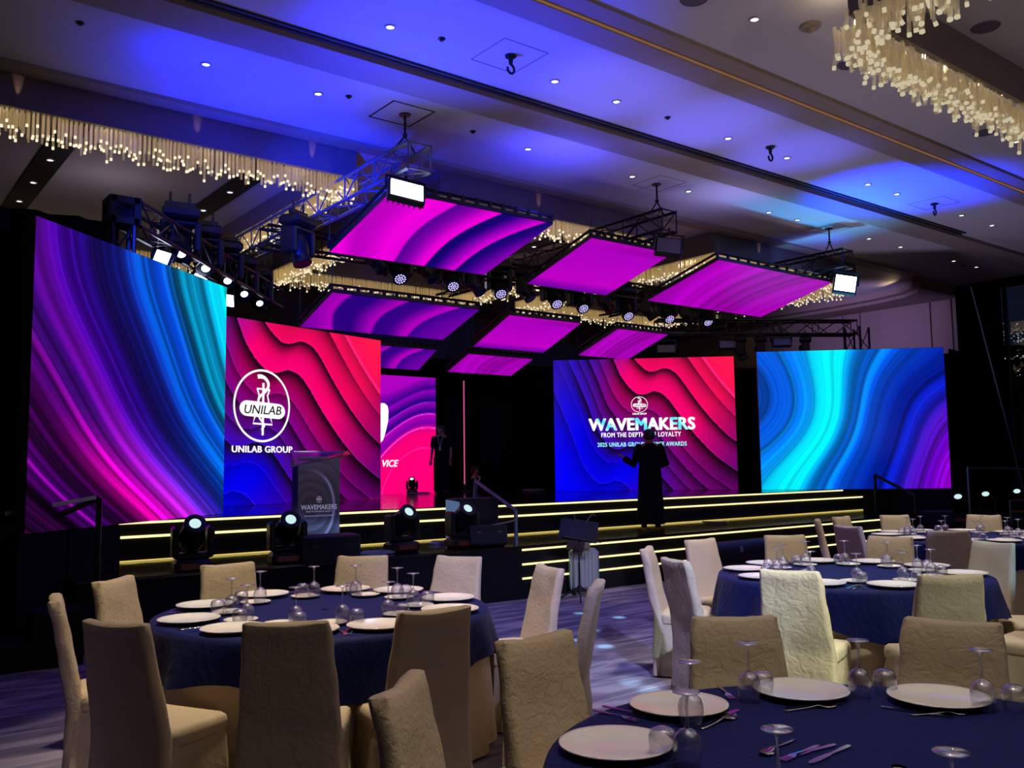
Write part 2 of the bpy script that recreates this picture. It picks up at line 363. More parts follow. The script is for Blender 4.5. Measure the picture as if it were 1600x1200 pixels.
def pic_right(u, v):
    d1 = np.hypot((u+.16)*1.3, (v-.68)*1.0); d2 = np.hypot((u-1.16)*1.3, (v-.02)*1.0)
    f = d1/(d1+d2)+.012*np.sin(7*v+4*u)
    c = ramp(f, [(0, (0, 70, 190)), (.2, (0, 80, 205)), (.27, (0, 110, 220)), (.315, (0, 160, 230)), (.345, (0, 225, 245)), (.375, (0, 245, 250)), (.405, (0, 215, 245)), (.43, (0, 140, 230)), (.47, (0, 95, 220)), (.54, (0, 70, 215)), (.60, (0, 35, 175)), (.645, (0, 15, 120)),
                 (.67, (10, 30, 190)), (.70, (15, 15, 140)), (.73, (70, 20, 190)), (.80, (100, 0, 185)), (.87, (150, 0, 205)), (.93, (225, 0, 205)), (1, (255, 0, 220))])
    t = f+.004*np.sin(6*(u-v))
    st = .45*n1(t, 21, 30)+.33*n1(t, 22, 90)+.22*n1(t, 23, 240)
    c = c*(.5+1.0*st)[..., None]
    hi = np.clip((n1(t, 29, 75)-.62)*2.4, 0, 1)*np.exp(-((f-.38)/.13)**2)
    c = c*(1-.8*hi[..., None])+.8*hi[..., None]*np.array([0, 235, 250])
    lo = np.clip((.3-v)*1.3, 0, 1)*np.clip((.5-u)*2, 0, 1)
    c = c*(1-.35*lo[..., None])+lo[..., None]*.35*np.array([0, 150, 235])
    return np.clip(c, 0, 255)
def pic_paper(u, v, seed=0):
    """layered paper waves: one S shaped edge, shifted over and over towards the lower left"""
    vt = 1-v
    xs = [-1.5, -.12, 0, .03, .08, .135, .18, .22, .27, .31, .39, .48, .57, .67, 2.0]; ys = [-5.2, -.42, .02, .14, .235, .292, .285, .256, .268, .31, .45, .60, .74, .86, 2.3]
    xf = np.linspace(-1.5, 2, 700); yf = np.interp(xf, xs, ys); kern = np.hanning(15); kern /= kern.sum(); yf = np.convolve(np.pad(yf, 7, 'edge'), kern, 'valid')
    t = np.zeros_like(u)
    for _ in range(40): t = .5*t+.5*(vt-np.interp(u+.17*t-.33, xf, yf))/.5
    t = t+.05*np.sin(4*u+2.5*vt)
    c = ramp(t, [(-1.2, (255, 25, 75)), (-.5, (255, 5, 95)), (-.12, (255, 0, 112)), (.0, (250, 0, 112)), (.14, (225, 0, 120)), (.3, (168, 0, 132)), (.45, (128, 0, 140)), (.62, (92, 8, 160)), (.8, (55, 8, 190)), (.95, (25, 0, 225)), (1.02, (0, 0, 250)), (1.8, (0, 0, 255))])
    lr = np.clip((u*1.1+vt-1.32)*1.7, 0, 1)[..., None]; c = c*(1-lr)+lr*np.array([112, 0, 112])
    ul = np.clip((.62-u*1.25-vt*.75)*2.0, 0, 1)[..., None]; c = c*(1-ul)+ul*np.array([48, 18, 200])
    edges = np.array([-2.2, -.80, -.62, -.34, 0.0, .26, .44, .62, .80, 1.0, 1.3, 2.0, 2.6, 3.0])
    k = np.clip(np.searchsorted(edges, t)-1, 0, len(edges)-2); wd = edges[k+1]-edges[k]; fr = (t-edges[k])/wd
    # the sheet above throws its shade on the next one, on the side of its lower edge
    amp = np.array([.0, .55, .98, 1.0, .96, .55, .9, .6, .9, .7, 1.0, .4, .3])[k]*np.clip(.25+1.0*n1(u*.9-vt*.7+k*.37, 31, 3.2), 0, 1)
    wid = np.array([.3, .8, .9, .45, .95, .8, .9, .6, .9, .8, .5, .2, .2])[k]
    sh = 1-np.clip(amp, 0, .98)*np.exp(-(fr/wid)**1.15*2.0)
    c = c*sh[..., None]
    hl = (fr > .97)*.13
    return np.clip(c+hl[..., None]*np.array([230, 140, 240]), 0, 255)
def pic_back(u, v):
    d = np.hypot((u-1.25)*.6, (v-.0)*1.0)+.03*np.sin(8*u-3*v)
    c = ramp(d, [(0, (255, 0, 122)), (.52, (255, 0, 118)), (.60, (235, 0, 130)), (.63, (120, 0, 170)), (.70, (185, 0, 175)), (.715, (40, 0, 130)), (.78, (150, 0, 185)), (.80, (30, 0, 120)), (.88, (150, 0, 190)), (.90, (60, 0, 140)), (1.0, (175, 0, 195)), (1.3, (190, 0, 195))])
    hl = np.exp(-((d-.60)/.004)**2)+.7*np.exp(-((d-.70)/.004)**2)+.5*np.exp(-((d-.46)/.003)**2)+.5*np.exp(-((d-.79)/.004)**2)
    return np.clip(c+np.clip(hl, 0, 1)[..., None]*np.array([160, 90, 150]), 0, 255)
def pic_panel(kind):
    def f(u, v):
        t = u-.3*v*(u-.42)+.05*np.sin(math.pi*v)
        if kind == 'stripe':
            c = ramp(t, [(-.4, (255, 0, 225)), (.06, (255, 0, 232)), (.13, (195, 0, 200)), (.2, (205, 0, 205)), (.30, (250, 0, 230)), (.384, (240, 0, 225)), (.392, (85, 0, 150)), (.46, (130, 0, 175)), (.54, (235, 0, 222)), (.58, (250, 0, 228)), (.588, (12, 5, 105)), (.64, (30, 0, 120)), (.70, (120, 0, 175)), (.77, (215, 0, 215)), (.786, (215, 0, 215)), (.794, (10, 5, 105)), (.86, (50, 0, 135)), (.95, (130, 0, 180)), (1.1, (175, 0, 200))])
        elif kind == 'stripe2':
            c = ramp(t, [(-.4, (130, 0, 170)), (.02, (120, 0, 165)), (.12, (150, 0, 180)), (.2, (185, 0, 198)), (.22, (45, 0, 130)), (.32, (40, 0, 128)), (.42, (150, 0, 180)), (.46, (180, 0, 195)), (.48, (48, 0, 132)), (.58, (60, 0, 140)), (.68, (175, 0, 192)), (.72, (185, 0, 198)), (.735, (60, 0, 140)), (.86, (100, 0, 165)), (1.1, (140, 0, 182))])
        elif kind == 'plain':
            c = ramp(v, [(0, (110, 0, 165)), (.12, (165, 0, 190)), (.18, (200, 0, 205)), (.8, (180, 0, 200)), (1, (190, 0, 200))])
            c = c*(1-.35*np.clip((v-.82)*6, 0, 1)*np.clip(u*1.2, 0, 1)*np.clip((1-v)*9, 0, 1))[..., None]
        else:
            st = .5*n1(t, 41, 9)+.5*n1(t, 42, 30)
            c = np.array([180, 0, 195])*(.72+.42*st)[..., None]
        vig = .93+.07*n1(u, 44, 5)
        return np.clip(c*vig[..., None], 0, 255)
    return f
def lin(c):
    c = c/255.; return np.where(c <= .04045, c/12.92, ((c+.055)/1.055)**2.4)
def grid_screen(name, p00, p10, p11, p01, nx, ny, pic, m, parent, curve=0):
    """picture surface between four corners (bottom left, bottom right, top right, top left)"""
    u = np.linspace(0, 1, nx+1); v = np.linspace(0, 1, ny+1); U, V = np.meshgrid(u, v)
    P = [np.array(p) for p in (p00, p10, p11, p01)]
    X = ((1-U)*(1-V))[..., None]*P[0]+(U*(1-V))[..., None]*P[1]+(U*V)[..., None]*P[2]+((1-U)*V)[..., None]*P[3]
    co = X.reshape(-1, 3); idx = np.arange((nx+1)*(ny+1)).reshape(ny+1, nx+1)
    q = np.stack([idx[:-1, :-1], idx[:-1, 1:], idx[1:, 1:], idx[1:, :-1]], -1).reshape(-1, 4)
    me = bpy.data.meshes.new(name); nv, nf = len(co), len(q)
    me.vertices.add(nv); me.vertices.foreach_set('co', co.astype(np.float32).ravel())
    me.loops.add(nf*4); me.loops.foreach_set('vertex_index', q.astype(np.int32).ravel())
    me.polygons.add(nf); me.polygons.foreach_set('loop_start', np.arange(0, nf*4, 4, dtype=np.int32)); me.update(calc_edges=True)
    c = np.concatenate([lin(pic(U, V)).reshape(-1, 3), np.ones((nv, 1))], 1).astype(np.float32)
    at = me.color_attributes.new('picture', 'FLOAT_COLOR', 'POINT'); at.data.foreach_set('color', c.ravel())
    me.materials.append(m); me.validate()
    return link(name, me, parent)
SCREEN = attr_screen('led_picture', 1.0)

# ================================================================== THE HALL
ZC = 6.0
struct(MB().bbox((-4, -6, -.1), (23.2, 20.6, 0)).obj('floor', CARPET))
struct(MB().bbox((-4.2, -6.2, ZC), (23.2, 20.8, ZC+.15)).obj('ceiling', CEIL))
struct(MB().bbox((-4.2, -6, 0), (-4, 20.6, ZC)).obj('wall_left', WALLB))
struct(MB().bbox((-4, 20.4, 0), (23.2, 20.6, ZC)).obj('wall_back', WALLB))
struct(MB().bbox((-4, -6.2, 0), (23.2, -6, ZC)).obj('wall_front', WALLB))
# right wall: panelled bulkhead over a dark lower wall, then tall windows
wr = struct(MB().bbox((23.0, 10.78, 0), (23.2, 20.4, ZC)).obj('wall_right', WALLB))
ys = [10.8, 11.14, 11.70, 13.71, 14.25, 16.3, 16.85, 18.9, 19.5, 20.4]
for a, b in zip(ys[:-1], ys[1:]):
    MB().rbox((22.975, (a+b)/2, 5.17), (.05, b-a-.035, 1.6), .012).obj('panel', WALLP, wr)
MB().bbox((22.9, 10.8, 0), (22.99, 20.4, 4.36)).obj('lower_cladding', DRAPE, wr)
# hidden cove strip that washes the panels from above
for yy in (11.2, 12.7, 15.2, 17.6):
    lamp('cove_strip', 'AREA', (22.72, yy, 5.93), (22.97, yy, 5.3), 2.2, (1, .72, .42), (.05, 1.2))
# windows with the night city outside
for i, (y0, y1) in enumerate(((6.9, 9.75), (3.9, 6.8), (0.9, 3.8))):
    wn = MB()
    wn.bbox((22.62, y0, 0.1), (22.72, y0+.07, 5.85)); wn.bbox((22.62, y1-.07, 0.1), (22.72, y1, 5.85))
    wn.bbox((22.62, y0, 5.78), (22.72, y1, 5.85)); wn.bbox((22.62, y0, .1), (22.72, y1, .2)); wn.bbox((22.63, (y0+y1)/2-.03, .1), (22.71, (y0+y1)/2+.03, 5.85))
    wo = struct(wn.obj('window_%d' % (i+1), BLKM))
    MB().bbox((22.665, y0+.07, .2), (22.675, (y0+y1)/2-.03, 5.78)).obj('pane', thin_glass('window_glass', (.8, .85, .9), .06, 0, .5), wo)
    MB().bbox((22.665, (y0+y1)/2+.03, .2), (22.675, y1-.07, 5.78)).obj('pane', bpy.data.materials['window_glass'], wo)
struct(MB().bbox((22.55, -6, 5.85), (23.0, 10.78, ZC)).obj('trim_1', DRAPE))
struct(MB().bbox((22.6, -6, 0), (22.75, .9, 5.85)).obj('trim_2', WALLB))
cw = MB(); random.seed(3)
cl = []
for k in range(61):
    yy = 9.70+k*.018; cl.append((22.45+.05*math.sin(k*1.1)+.015*math.sin(k*2.7), yy))
n = len(cl); vs = [(x, y, .02) for x, y in cl]+[(x, y, 5.84) for x, y in cl]
cw.add(vs, [(i, i+1, n+i+1, n+i) for i in range(n-1)])
tag(cw.obj('curtain', DRAPE, smooth='all'), 'tall dark curtain hanging beside the night window', 'curtain')
# city lights far outside the window
cm = MB()
for k in range(170):
    px = 1552+rng.random()*110; py = rng.choice([505+rng.random()*26, 520+rng.random()*14, 528+rng.random()*6, 556+rng.random()*6, 575+rng.random()*14])
    p = at_x(px, py, 190+rng.random()*30); s_ = rng.choice([.1, .12, .16, .24]); cm.box(p, (s_, s_, s_))
o = cm.obj('city_lights', emis('city_lamp', (255, 244, 225), .6)); tag(o, 'distant city lights seen through the night window', 'city lights', kind='stuff')
hl = MB(); hl.add([(230, -60, -30), (230, 240, -30), (235, 240, 22), (235, 200, 30), (235, 150, 24), (235, 110, 31), (235, 60, 27), (235, 0, 25), (235, -60, 22)], [tuple(range(9))])
tag(hl.obj('hills', mat('night_hill', (10, 11, 20), .95)), kind='structure')

# ceiling beams, slots, traps
struct(MB().bbox((-4, 8.22, 5.93), (22.5, 8.72, ZC+.01)).obj('trim_3', BEAMM))
struct(MB().bbox((-4, 6.2, 5.93), (22.5, 6.52, ZC+.01)).obj('trim_4', BEAMM))
struct(MB().bbox((-4, 5.95, 5.965), (22.5, 6.2, ZC+.01)).obj('trim_5', BEAMM))
cs_ = thing('cove_light', 'long faint warm cove line along the ceiling beam near the crystals', 'cove light', (0, 6.19, 5.95)); MB().bbox((-4, -.012, -.006), (22.4, .012, .006)).obj('strip', emis('warm_cove_line', (200, 140, 105), .35), cs_)
struct(MB().bbox((-4, 10.55, 5.95), (20.0, 10.80, ZC+.01)).obj('trim_6', BEAMM))
sl = thing('air_slot', 'pair of long dark air slots along the ceiling beam', 'air slot', (0, 8.14, 5.99))
for dy in (-.05, .03):
    MB().bbox((-4, dy-.016, -.012), (17.4, dy+.016, .008)).obj('slot', SLOT, sl)
# soffit with a curved edge before the right wall
ed = [(20.5, 10.84), (21.05, 11.15), (21.45, 11.7), (21.68, 12.6), (21.76, 13.8), (21.76, 15.0), (21.7, 16.2), (21.5, 17.4), (21.1, 18.6), (20.9, 20.4)]
struct(MB().prism(ed+[(22.99, 20.4), (22.99, 10.84)], 5.84, ZC+.01).obj('trim_7', BEAMM))
ed2 = [(x+.28 if i else x+.4, y+.02) for i, (x, y) in enumerate(ed)]
struct(MB().prism(ed2+[(22.98, 20.39), (22.98, 10.86)], 5.76, 5.85).obj('trim_8', BEAMM))
lamp('cove_strip', 'AREA', (20.9, 11.6, 5.86), (20.0, 12.2, 6.0), 1.2, (1, .7, .4), (.6, .1))

HATCHM = mat('hatch_joint', (70, 66, 78), .7)
def ceiling_trap(x, y, label, k=.004, m=None):
    t = thing('access_hatch', label, 'hatch', (x, y, ZC))
    a, b = .29, .3
    for p, q in (((-a, -b), (a, -b)), ((-a, b), (a, b)), ((-a, -b), (-a, b)), ((a, -b), (a, b))):
        MB().bbox((p[0]-k, p[1]-k, -.003), (q[0]+k, q[1]+k, .002)).obj('joint_line', m or HATCHM, t)
for x, y, l in ((5.6, 9.4, 'ceiling hatch around the hoist chain of the blue truss'), (5.72, 7.35, 'ceiling hatch around the empty hook over the blue ceiling bay'),
                (10.3, 9.45, 'ceiling hatch around the hoist chain of the middle truss'), (14.95, 7.45, 'faint ceiling hatch around the small hook in the bright blue patch'),
                (14.95, 9.45, 'ceiling hatch around the hoist chain of the truss by the right-hand wash light')):
    ceiling_trap(x, y, l, .012 if x < 5.7 else .004, SLOT if x < 5.7 else None)  # first hatch: wide dark lines paint the shade of its opening
# downlights
dlm = MB().lathe([(.04, -.012), (.058, -.012), (.062, 0.0)], 14).mesh('trim_ring', mat('downlight_ring', (170, 168, 175), .4)); dll = MB().lathe([(.001, -.006), (.04, -.006)], 14).mesh('lens', DOWN)
dln = 0
ORD = ['first', 'second', 'third', 'fourth', 'fifth', 'sixth', 'seventh', 'eighth', 'ninth', 'tenth', 'eleventh', 'twelfth']
def downlight(x, y, z=ZC, label=None, group=None):
    global dln
    t = thing('ceiling_downlight', label, 'downlight', (x, y, z), 0, group); dln += 1
    link('trim_ring', dlm, t); link('lens', dll, t); return t
for i, x in enumerate((2.0, 4.36, 6.52, 7.5, 9.6, 10.92, 13.04, 13.91, 16.1, 17.27)): downlight(x, 7.54, ZC, 'small downlight, %s from the camera end of the blue bay between the beams' % ORD[i], 'downlights between the beams')
for i, x in enumerate((3.17, 4.49, 7.65, 9.69, 10.97, 13.07, 13.91, 16.27, 17.45, 19.67, 20.72)): downlight(x, 9.44, ZC, 'small downlight, %s from the crystal ring end of the bay over the stage' % ORD[i], 'downlights over the stage front')
for i, x in enumerate((2.6, 5.0, 7.19, 9.24, 12.97)): downlight(x, 5.27, ZC, 'bright downlight, %s in the grey ceiling row along the near crystals' % ORD[i], 'downlights beside the near chandelier')
# round ceiling speakers
spm = MB().lathe([(.001, -.004), (.12, -.004), (.13, -.012), (.14, 0)], 20).mesh('speaker_disc', mat('ceiling_speaker_grille', (92, 84, 98), .7, bump=(90, .3)))
for x, y, l in ((at_z(1540, 42, ZC).x, at_z(1540, 42, ZC).y, 'round grey ceiling speaker inside the near chandelier ring'), (at_z(1328, 100, ZC).x, at_z(1328, 100, ZC).y, 'round grey ceiling speaker beside the near crystals'),
                (at_z(1538, 207, ZC).x, at_z(1538, 207, ZC).y, 'round grey ceiling speaker by the end of the near crystals'), (at_z(1085, -2, ZC).x, at_z(1085, -2, ZC).y, 'round grey ceiling speaker at the top edge of the view')):
    tag(link('ceiling_speaker', spm, None, (x, y, ZC)), l, 'speaker')
p = at_z(1266, 40, ZC)
sp = thing('smoke_detector', 'small grey smoke detector hanging near the crystal corner', 'detector', p)
MB().lathe([(.001, -.07), (.03, -.07), (.045, -.03), (.1, -.025), (.11, 0)], 16).obj('housing', BEAMM, sp)
for i, (px, py) in enumerate(((690, 60), (739, 205), (1043, 183), (545, 150), (125, 35), (1505, 414))):
    p = at_z(px, py, ZC); tag(MB().lathe([(.001, -.03), (.02, -.03), (.022, -.012), (.04, -.01), (.04, 0)], 10).obj('sprinkler', BLKM, None, False, p), 'tiny dark sprinkler head, %s counted from the near bay' % ORD[i], 'sprinkler', 'sprinklers in the ceiling')

# ------------------------------------------------------------------ chandelier rings
def rod_mesh(mb, tips, x, y, z, L, wd, rot, tilt=(0, 0)):
    m = Matrix.Rotation(tilt[0], 3, 'X') @ Matrix.Rotation(tilt[1], 3, 'Y') @ Matrix.Rotation(rot, 3, 'Z')
    c = m @ Vector((0, 0, -L/2)); mb.box((x+c.x, y+c.y, z+c.z), (wd, wd, L), 0, m)
    if tips is not None:
        c = m @ Vector((0, 0, -L-.011)); tips.box((x+c.x, y+c.y, z+c.z), (wd*1.12, wd*1.12, .03), 0, m)
def ring(label, x0, x1, y0, y1, sides, near=None):
    t = thing('chandelier', label, 'chandelier', (x0, y0, 5.6))
    th = .07; W, D = x1-x0, y1-y0
    def fascia(a, b): MB().bbox((a[0], a[1], 0), (b[0], b[1], .41)).obj('fascia', RIMM, t)
    fascia((0, 0), (W, th)); fascia((0, D-th), (W, D)); fascia((0, th), (th, D-th)); fascia((W-th, th), (W, D-th))
    rods, tips = MB(), MB()
    for side in sides:
        ln = W if side in 'ns' else D
        for row in range(3):
            k = 0.0
            while k < ln:
                k += .036+rng.random()*.03
                off = .03+row*.07+rng.random()*.03
                x, y = {'n': (k, off), 's': (k, D-off), 'w': (off, k), 'e': (W-off, k)}[side]
                L = .15+.13*rng.random()+(.07 if row == 1 else 0)+(.1*rng.random() if rng.random() < .15 else 0)
                rod_mesh(rods, tips if rng.random() < .62 else None, x, y, .01, L, .022, 0)
    a = rods.obj('crystal_rods', ROD, t); a['kind'] = 'stuff'
    b = tips.obj('lit_tips', TIP, t); b['kind'] = 'stuff'; b['label'] = 'bright square tips of the crystal rods'
    return t
ring('long crystal chandelier ring under the dark fascia at the hall corner', .95, 5.74, 10.85, 17.0, 'nes')
ring('crystal chandelier ring half hidden behind the magenta panels and blue truss', 7.12, 11.9, 10.85, 17.0, 'nwse')
ring('crystal chandelier ring beyond the rightmost ceiling panel', 13.28, 18.1, 10.85, 17.0, 'nwse')
RN = ['the corner crystal ring', 'the crystal ring behind the panels', 'the crystal ring by the right wall']
for ri_, rx in enumerate((0, 6.18, 12.36)):
    for sx, wd in ((2.43, .36), (5.0, .38)):
        st = thing('ceiling_recess_strip', 'dark strip of downlights, %s one inside %s' % ('first' if sx < 3 else 'second', RN[ri_]), 'ceiling strip', (rx+sx, 11.0, 5.99), 0, 'dark strips inside the chandelier rings')
        MB().bbox((-wd/2, 0, -.01), (wd/2, 5.9, .005)).obj('strip', SLOT, st)
        for yi, yy in enumerate((13.65, 14.88, 16.05)): downlight(rx+sx, yy, 5.978, '%s downlight on the %s dark strip inside %s' % (ORD[yi], 'first' if sx < 3 else 'second', RN[ri_]), 'downlights in the dark strips')
# near ring: the crystals that show largest are pieces of their own
dt = thing('chandelier', 'large crystal chandelier ring in the near upper corner of the hall', 'chandelier', (7.17, -1.72, 5.6))
for a, b in (((0, 5.9), (5.4, 5.97)), ((0, 0), (5.4, .07)), ((0, .07), (.07, 5.9)), ((5.33, .07), (5.4, 5.9))):
    MB().bbox((a[0], a[1], 0), (b[0], b[1], .41)).obj('fascia', RIMM, dt)
protos = []
for L in (.2, .26, .32):
    mb, tp = MB(), MB(); rod_mesh(mb, tp, 0, 0, 0, L, .03, 0)
    me = mb.mesh('crystal_rod', ROD_D); me.materials.append(TIP_D)
    nv = len(mb.v); bmx = bmesh.new(); bmx.from_mesh(me); m2 = tp.mesh('tip', TIP_D); bmx.from_mesh(m2)
    bmx.faces.ensure_lookup_table()
    for f in bmx.faces[6:]: f.material_index = 1
    bmx.to_mesh(me); bmx.free(); protos.append(me)
me_plain = MB(); rod_mesh(me_plain, None, 0, 0, 0, .3, .03, 0); protos.append(me_plain.mesh('crystal_rod', ROD_D))
mass, masst = MB(), MB(); nind = 0; cand = []
for row in range(5):
    k = .02
    while k < 5.35:
        k += .028+rng.random()*.03; cand.append((k, 5.93+.05*row+rng.random()*.03, row))
    k = .02
    while k < 5.8:
        k += .04+rng.random()*.04; cand.append((.05-.05*row-rng.random()*.03, k, row))
rng.shuffle(cand)
for x, y, row in cand:
    vis = (y > 5.9 and x < 4.9 and row in (0, 2, 4)) or (x < .1 and y > 5.0)
    L = rng.random(); tx, ty = rng.gauss(0, .16), rng.gauss(0, .16); rot = rng.random()*3
    if vis and nind < 300:
        c = link('crystal_rod', rng.choice(protos), dt, (x, y, .01-.12*rng.random())); c.rotation_euler = (tx, ty, rot); nind += 1
    else:
        rod_mesh(mass, masst if rng.random() < .45 else None, x, y, .01-.08*rng.random(), .14+.16*L, .026, rot, (tx*.7, ty*.7))
o = mass.obj('crystal_rods', ROD_D, dt); o['kind'] = 'stuff'
o = masst.obj('lit_tips', TIP_D, dt); o['kind'] = 'stuff'
for xx in (7.4, 8.6, 9.8, 11.0):
    lamp('chandelier_lamp', 'POINT', (xx, 4.5, 5.72), None, 3, (1, .8, .5), .05)
for xx in (3.3, 9.5, 15.7):
    lamp('ring_fill', 'POINT', (xx, 13.9, 5.1), None, 9, (.85, .7, .85), .3)  # added fill without a fixture, brightens the ceiling inside each ring
for px, py in ((28, 165), (310, 217), (490, 258), (845, 325), (1190, 405)):
    q = at_y(px, py, 10.8); lamp('fascia_spot', 'SPOT', (q.x, 10.80, 5.62), (q.x, 10.86, 6.0), 5, (1, .66, .45), .01, 24, .8)
for xx in (1.4, 2.6, 3.8, 5.0, 7.6, 9.2, 10.8, 14.0, 16.0):
    lamp('chandelier_lamp', 'POINT', (xx, 11.1, 5.72), None, 3, (1, .78, .48), .05)

# ================================================================== THE STAGE
LS, US = .64, 1.08
st = thing('stage', 'wide black stage with a glossy deck and warm light lines', 'stage', (0, 0, 0))
MB().bbox((1.89, 8.75, 0), (16.9, 16.2, LS-.025)).obj('skirt', STAGEF, st)
MB().bbox((1.88, 8.74, LS-.025), (16.91, 10.25, LS)).obj('deck', GLOSS, st)
MB().bbox((2.5, 10.25, LS), (16.9, 16.2, US-.02)).obj('upper_skirt', STAGEF, st)
MB().bbox((2.49, 10.24, US-.02), (16.91, 16.2, US)).obj('upper_deck', GLOSS, st)
for z in (.245, .415, .59): MB().bbox((6.9, 8.728, z-.011), (15.4, 8.752, z+.011)).obj('light_line', LED, st)
MB().bbox((2.53, 10.222, .905-.013), (16.9, 10.25, .905+.013)).obj('light_line', LED, st)
MB().bbox((2.6, 10.218, 1.055-.012), (16.2, 10.24, 1.055+.012)).obj('light_line', LED, st)
MB().bbox((2.53, 10.226, .643), (16.9, 10.25, .656)).obj('light_line', emis('gold_line', (255, 226, 120), .8), st)  # thin emissive gold line along the foot of the riser
MB().bbox((2.53, 10.222, .67), (2.55, 10.25, .9)).obj('light_line', LED, st)
# steps and wings
ws = thing('stage_steps', 'black carpeted steps at the end of the stage by the left rail', 'steps', (1.08, 8.34, 0))
MB().rbox((.60, .19, .23), (.38, .38, .46), .008).obj('step', STAGEF, ws); MB().rbox((.2, .19, .115), (.4, .38, .23), .008).obj('step', STAGEF, ws)
ws2 = thing('stage_steps', 'black steps down from the stage beside the bright blue screen', 'steps', (16.3, 7.85, 0))
MB().rbox((.4, .66, .21), (.8, .4, .42), .008).obj('step', STAGEF, ws2); MB().rbox((.4, .25, .105), (.8, .4, .21), .008).obj('step', STAGEF, ws2)
def prism_obj(name, poly, z0, z1, m, label, cat):
    return tag(MB().prism(poly, z0, z1).obj(name, m), label, cat)
tag(MB().prism([(1.42, 8.76), (1.87, 9.13), (1.87, 10.9), (1.0, 10.9)], 0, US-.006).prism([(1.9, 9.15), (2.47, 9.64), (2.47, 10.2), (1.9, 10.2)], LS+.002, US-.006).obj('screen_plinth', STAGEF), 'black plinth under the tall screen at the rail end', 'plinth')
prism_obj('screen_plinth', [(16.93, 10.3), (16.93, 9.26), (17.5, 8.72), (18.2, 8.9), (18.2, 10.9)], 0, US-.006, STAGEF, 'black plinth under the blue wave screen beside the dark windows', 'plinth')
def drape(label, pts, z0, z1, amp=.05):
    vs, nn = [], 0; cs = []
    for (xa, ya), (xb, yb) in zip(pts[:-1], pts[1:]):
        ln = math.hypot(xb-xa, yb-ya); k = max(2, int(ln/.05)); nx, ny = -(yb-ya)/ln, (xb-xa)/ln
        for i in range(k+1):
            t = i/k; d = amp*math.sin(t*ln*14)+.3*amp*math.sin(t*ln*31+1); cs.append((xa+(xb-xa)*t+nx*d, ya+(yb-ya)*t+ny*d))
    n = len(cs); mb = MB().add([(x, y, z0) for x, y in cs]+[(x, y, z1) for x, y in cs], [(i, i+1, n+i+1, n+i) for i in range(n-1)])
    return tag(mb.obj('stage_drape', DRAPE, smooth='all'), label, 'drape')
drape('black masking drape behind the purple and cyan screen', [(-3.9, 11.2), (2.75, 11.2)], 0, 4.57)
drape('black backdrop drape behind the standing crew member', [(3.2, 18.6), (19.0, 18.6)], 0, 4.3)
drape('black side drape between the logo screen and back screen', [(11.35, 17.3), (13.4, 17.3), (13.4, 18.5)], 0, 3.9, .03)
drape('black masking drape beside the blue wave screen', [(17.62, 8.66), (18.27, 8.76)], 0, 3.82, .012)
drape('black masking drape filling the gap behind the two right screens', [(15.5, 12.7), (16.8, 12.0)], US+.004, 3.7, .03)
drape('black masking drape behind the blue wave screen towards the windows', [(17.0, 11.7), (18.25, 11.0)], 0, 3.7, .03)

# ------------------------------------------------------------------ LED walls
def led_wall(name, label, A, B, z0, z1, nx, ny, pic, depth=.12, ext=0):
    A, B = Vector((A[0], A[1], 0)), Vector((B[0], B[1], 0)); d = (B-A).normalized(); A = A-d*ext; W = (B-A).length; H = z1-z0
    t = thing(name, label, 'led screen', (A.x, A.y, z0), math.atan2(d.y, d.x))
    grid_screen('picture', (0, 0, 0), (W, 0, 0), (W, 0, H), (0, 0, H), nx, ny, pic, SCREEN, t)
    MB().bbox((-.005, .006, -.0), (W+.005, depth, H+.005)).obj('cabinet', BLK, t)
    def pl(x, y):
        n = Vector((-d.y, d.x, 0)); r = ray(x, y); o = Vector((0, 0, CH)); k = n.dot(Vector((A.x, A.y, 0))-o)/n.dot(r); p = o+r*k
        return ((p-Vector((A.x, A.y, z0))).dot(d), p.z-z0)
    return t, pl, W, H
SL, plL, WL, HL = led_wall('led_wall', 'tall led screen with purple, magenta and cyan flowing streaks', (1.46, 8.73), (3.96, 10.87), US+.004, 3.87, 300, 300, pic_left)
SCL, plCL, WCL, HCL = led_wall('led_wall', 'red and blue led screen with a large round white emblem', (4.74, 12.97), (7.91, 14.02), US+.004, 3.88, 300, 220, lambda u, v: pic_paper(.30+.72*(u*3.59-.25)/3.34, v, 0), ext=.25)
SCR, plCR, WCR, HCR = led_wall('led_wall', 'red and blue led screen with the event title', (12.31, 14.45), (15.06, 11.89), US+.004, 3.84, 300, 220, lambda u, v: pic_paper(u, v, 0))
SR, plR, WR, HR = led_wall('led_wall', 'led screen with bright cyan and blue swirling waves', (14.89, 11.18), (17.5, 8.70), US+.004, 3.84, 300, 230, pic_right)
SB, plB, WB, HB = led_wall('led_wall', 'pink led screen at the back of the stage, partly hidden', (8.6, 17.38), (11.24, 17.38), .9, at_y(670, 590, 17.38).z, 140, 110, pic_back)
# supporting feet of the back screen
MB().bbox((0, .02, -.9), (WB, .1, 0)).obj('base', BLK, SB)

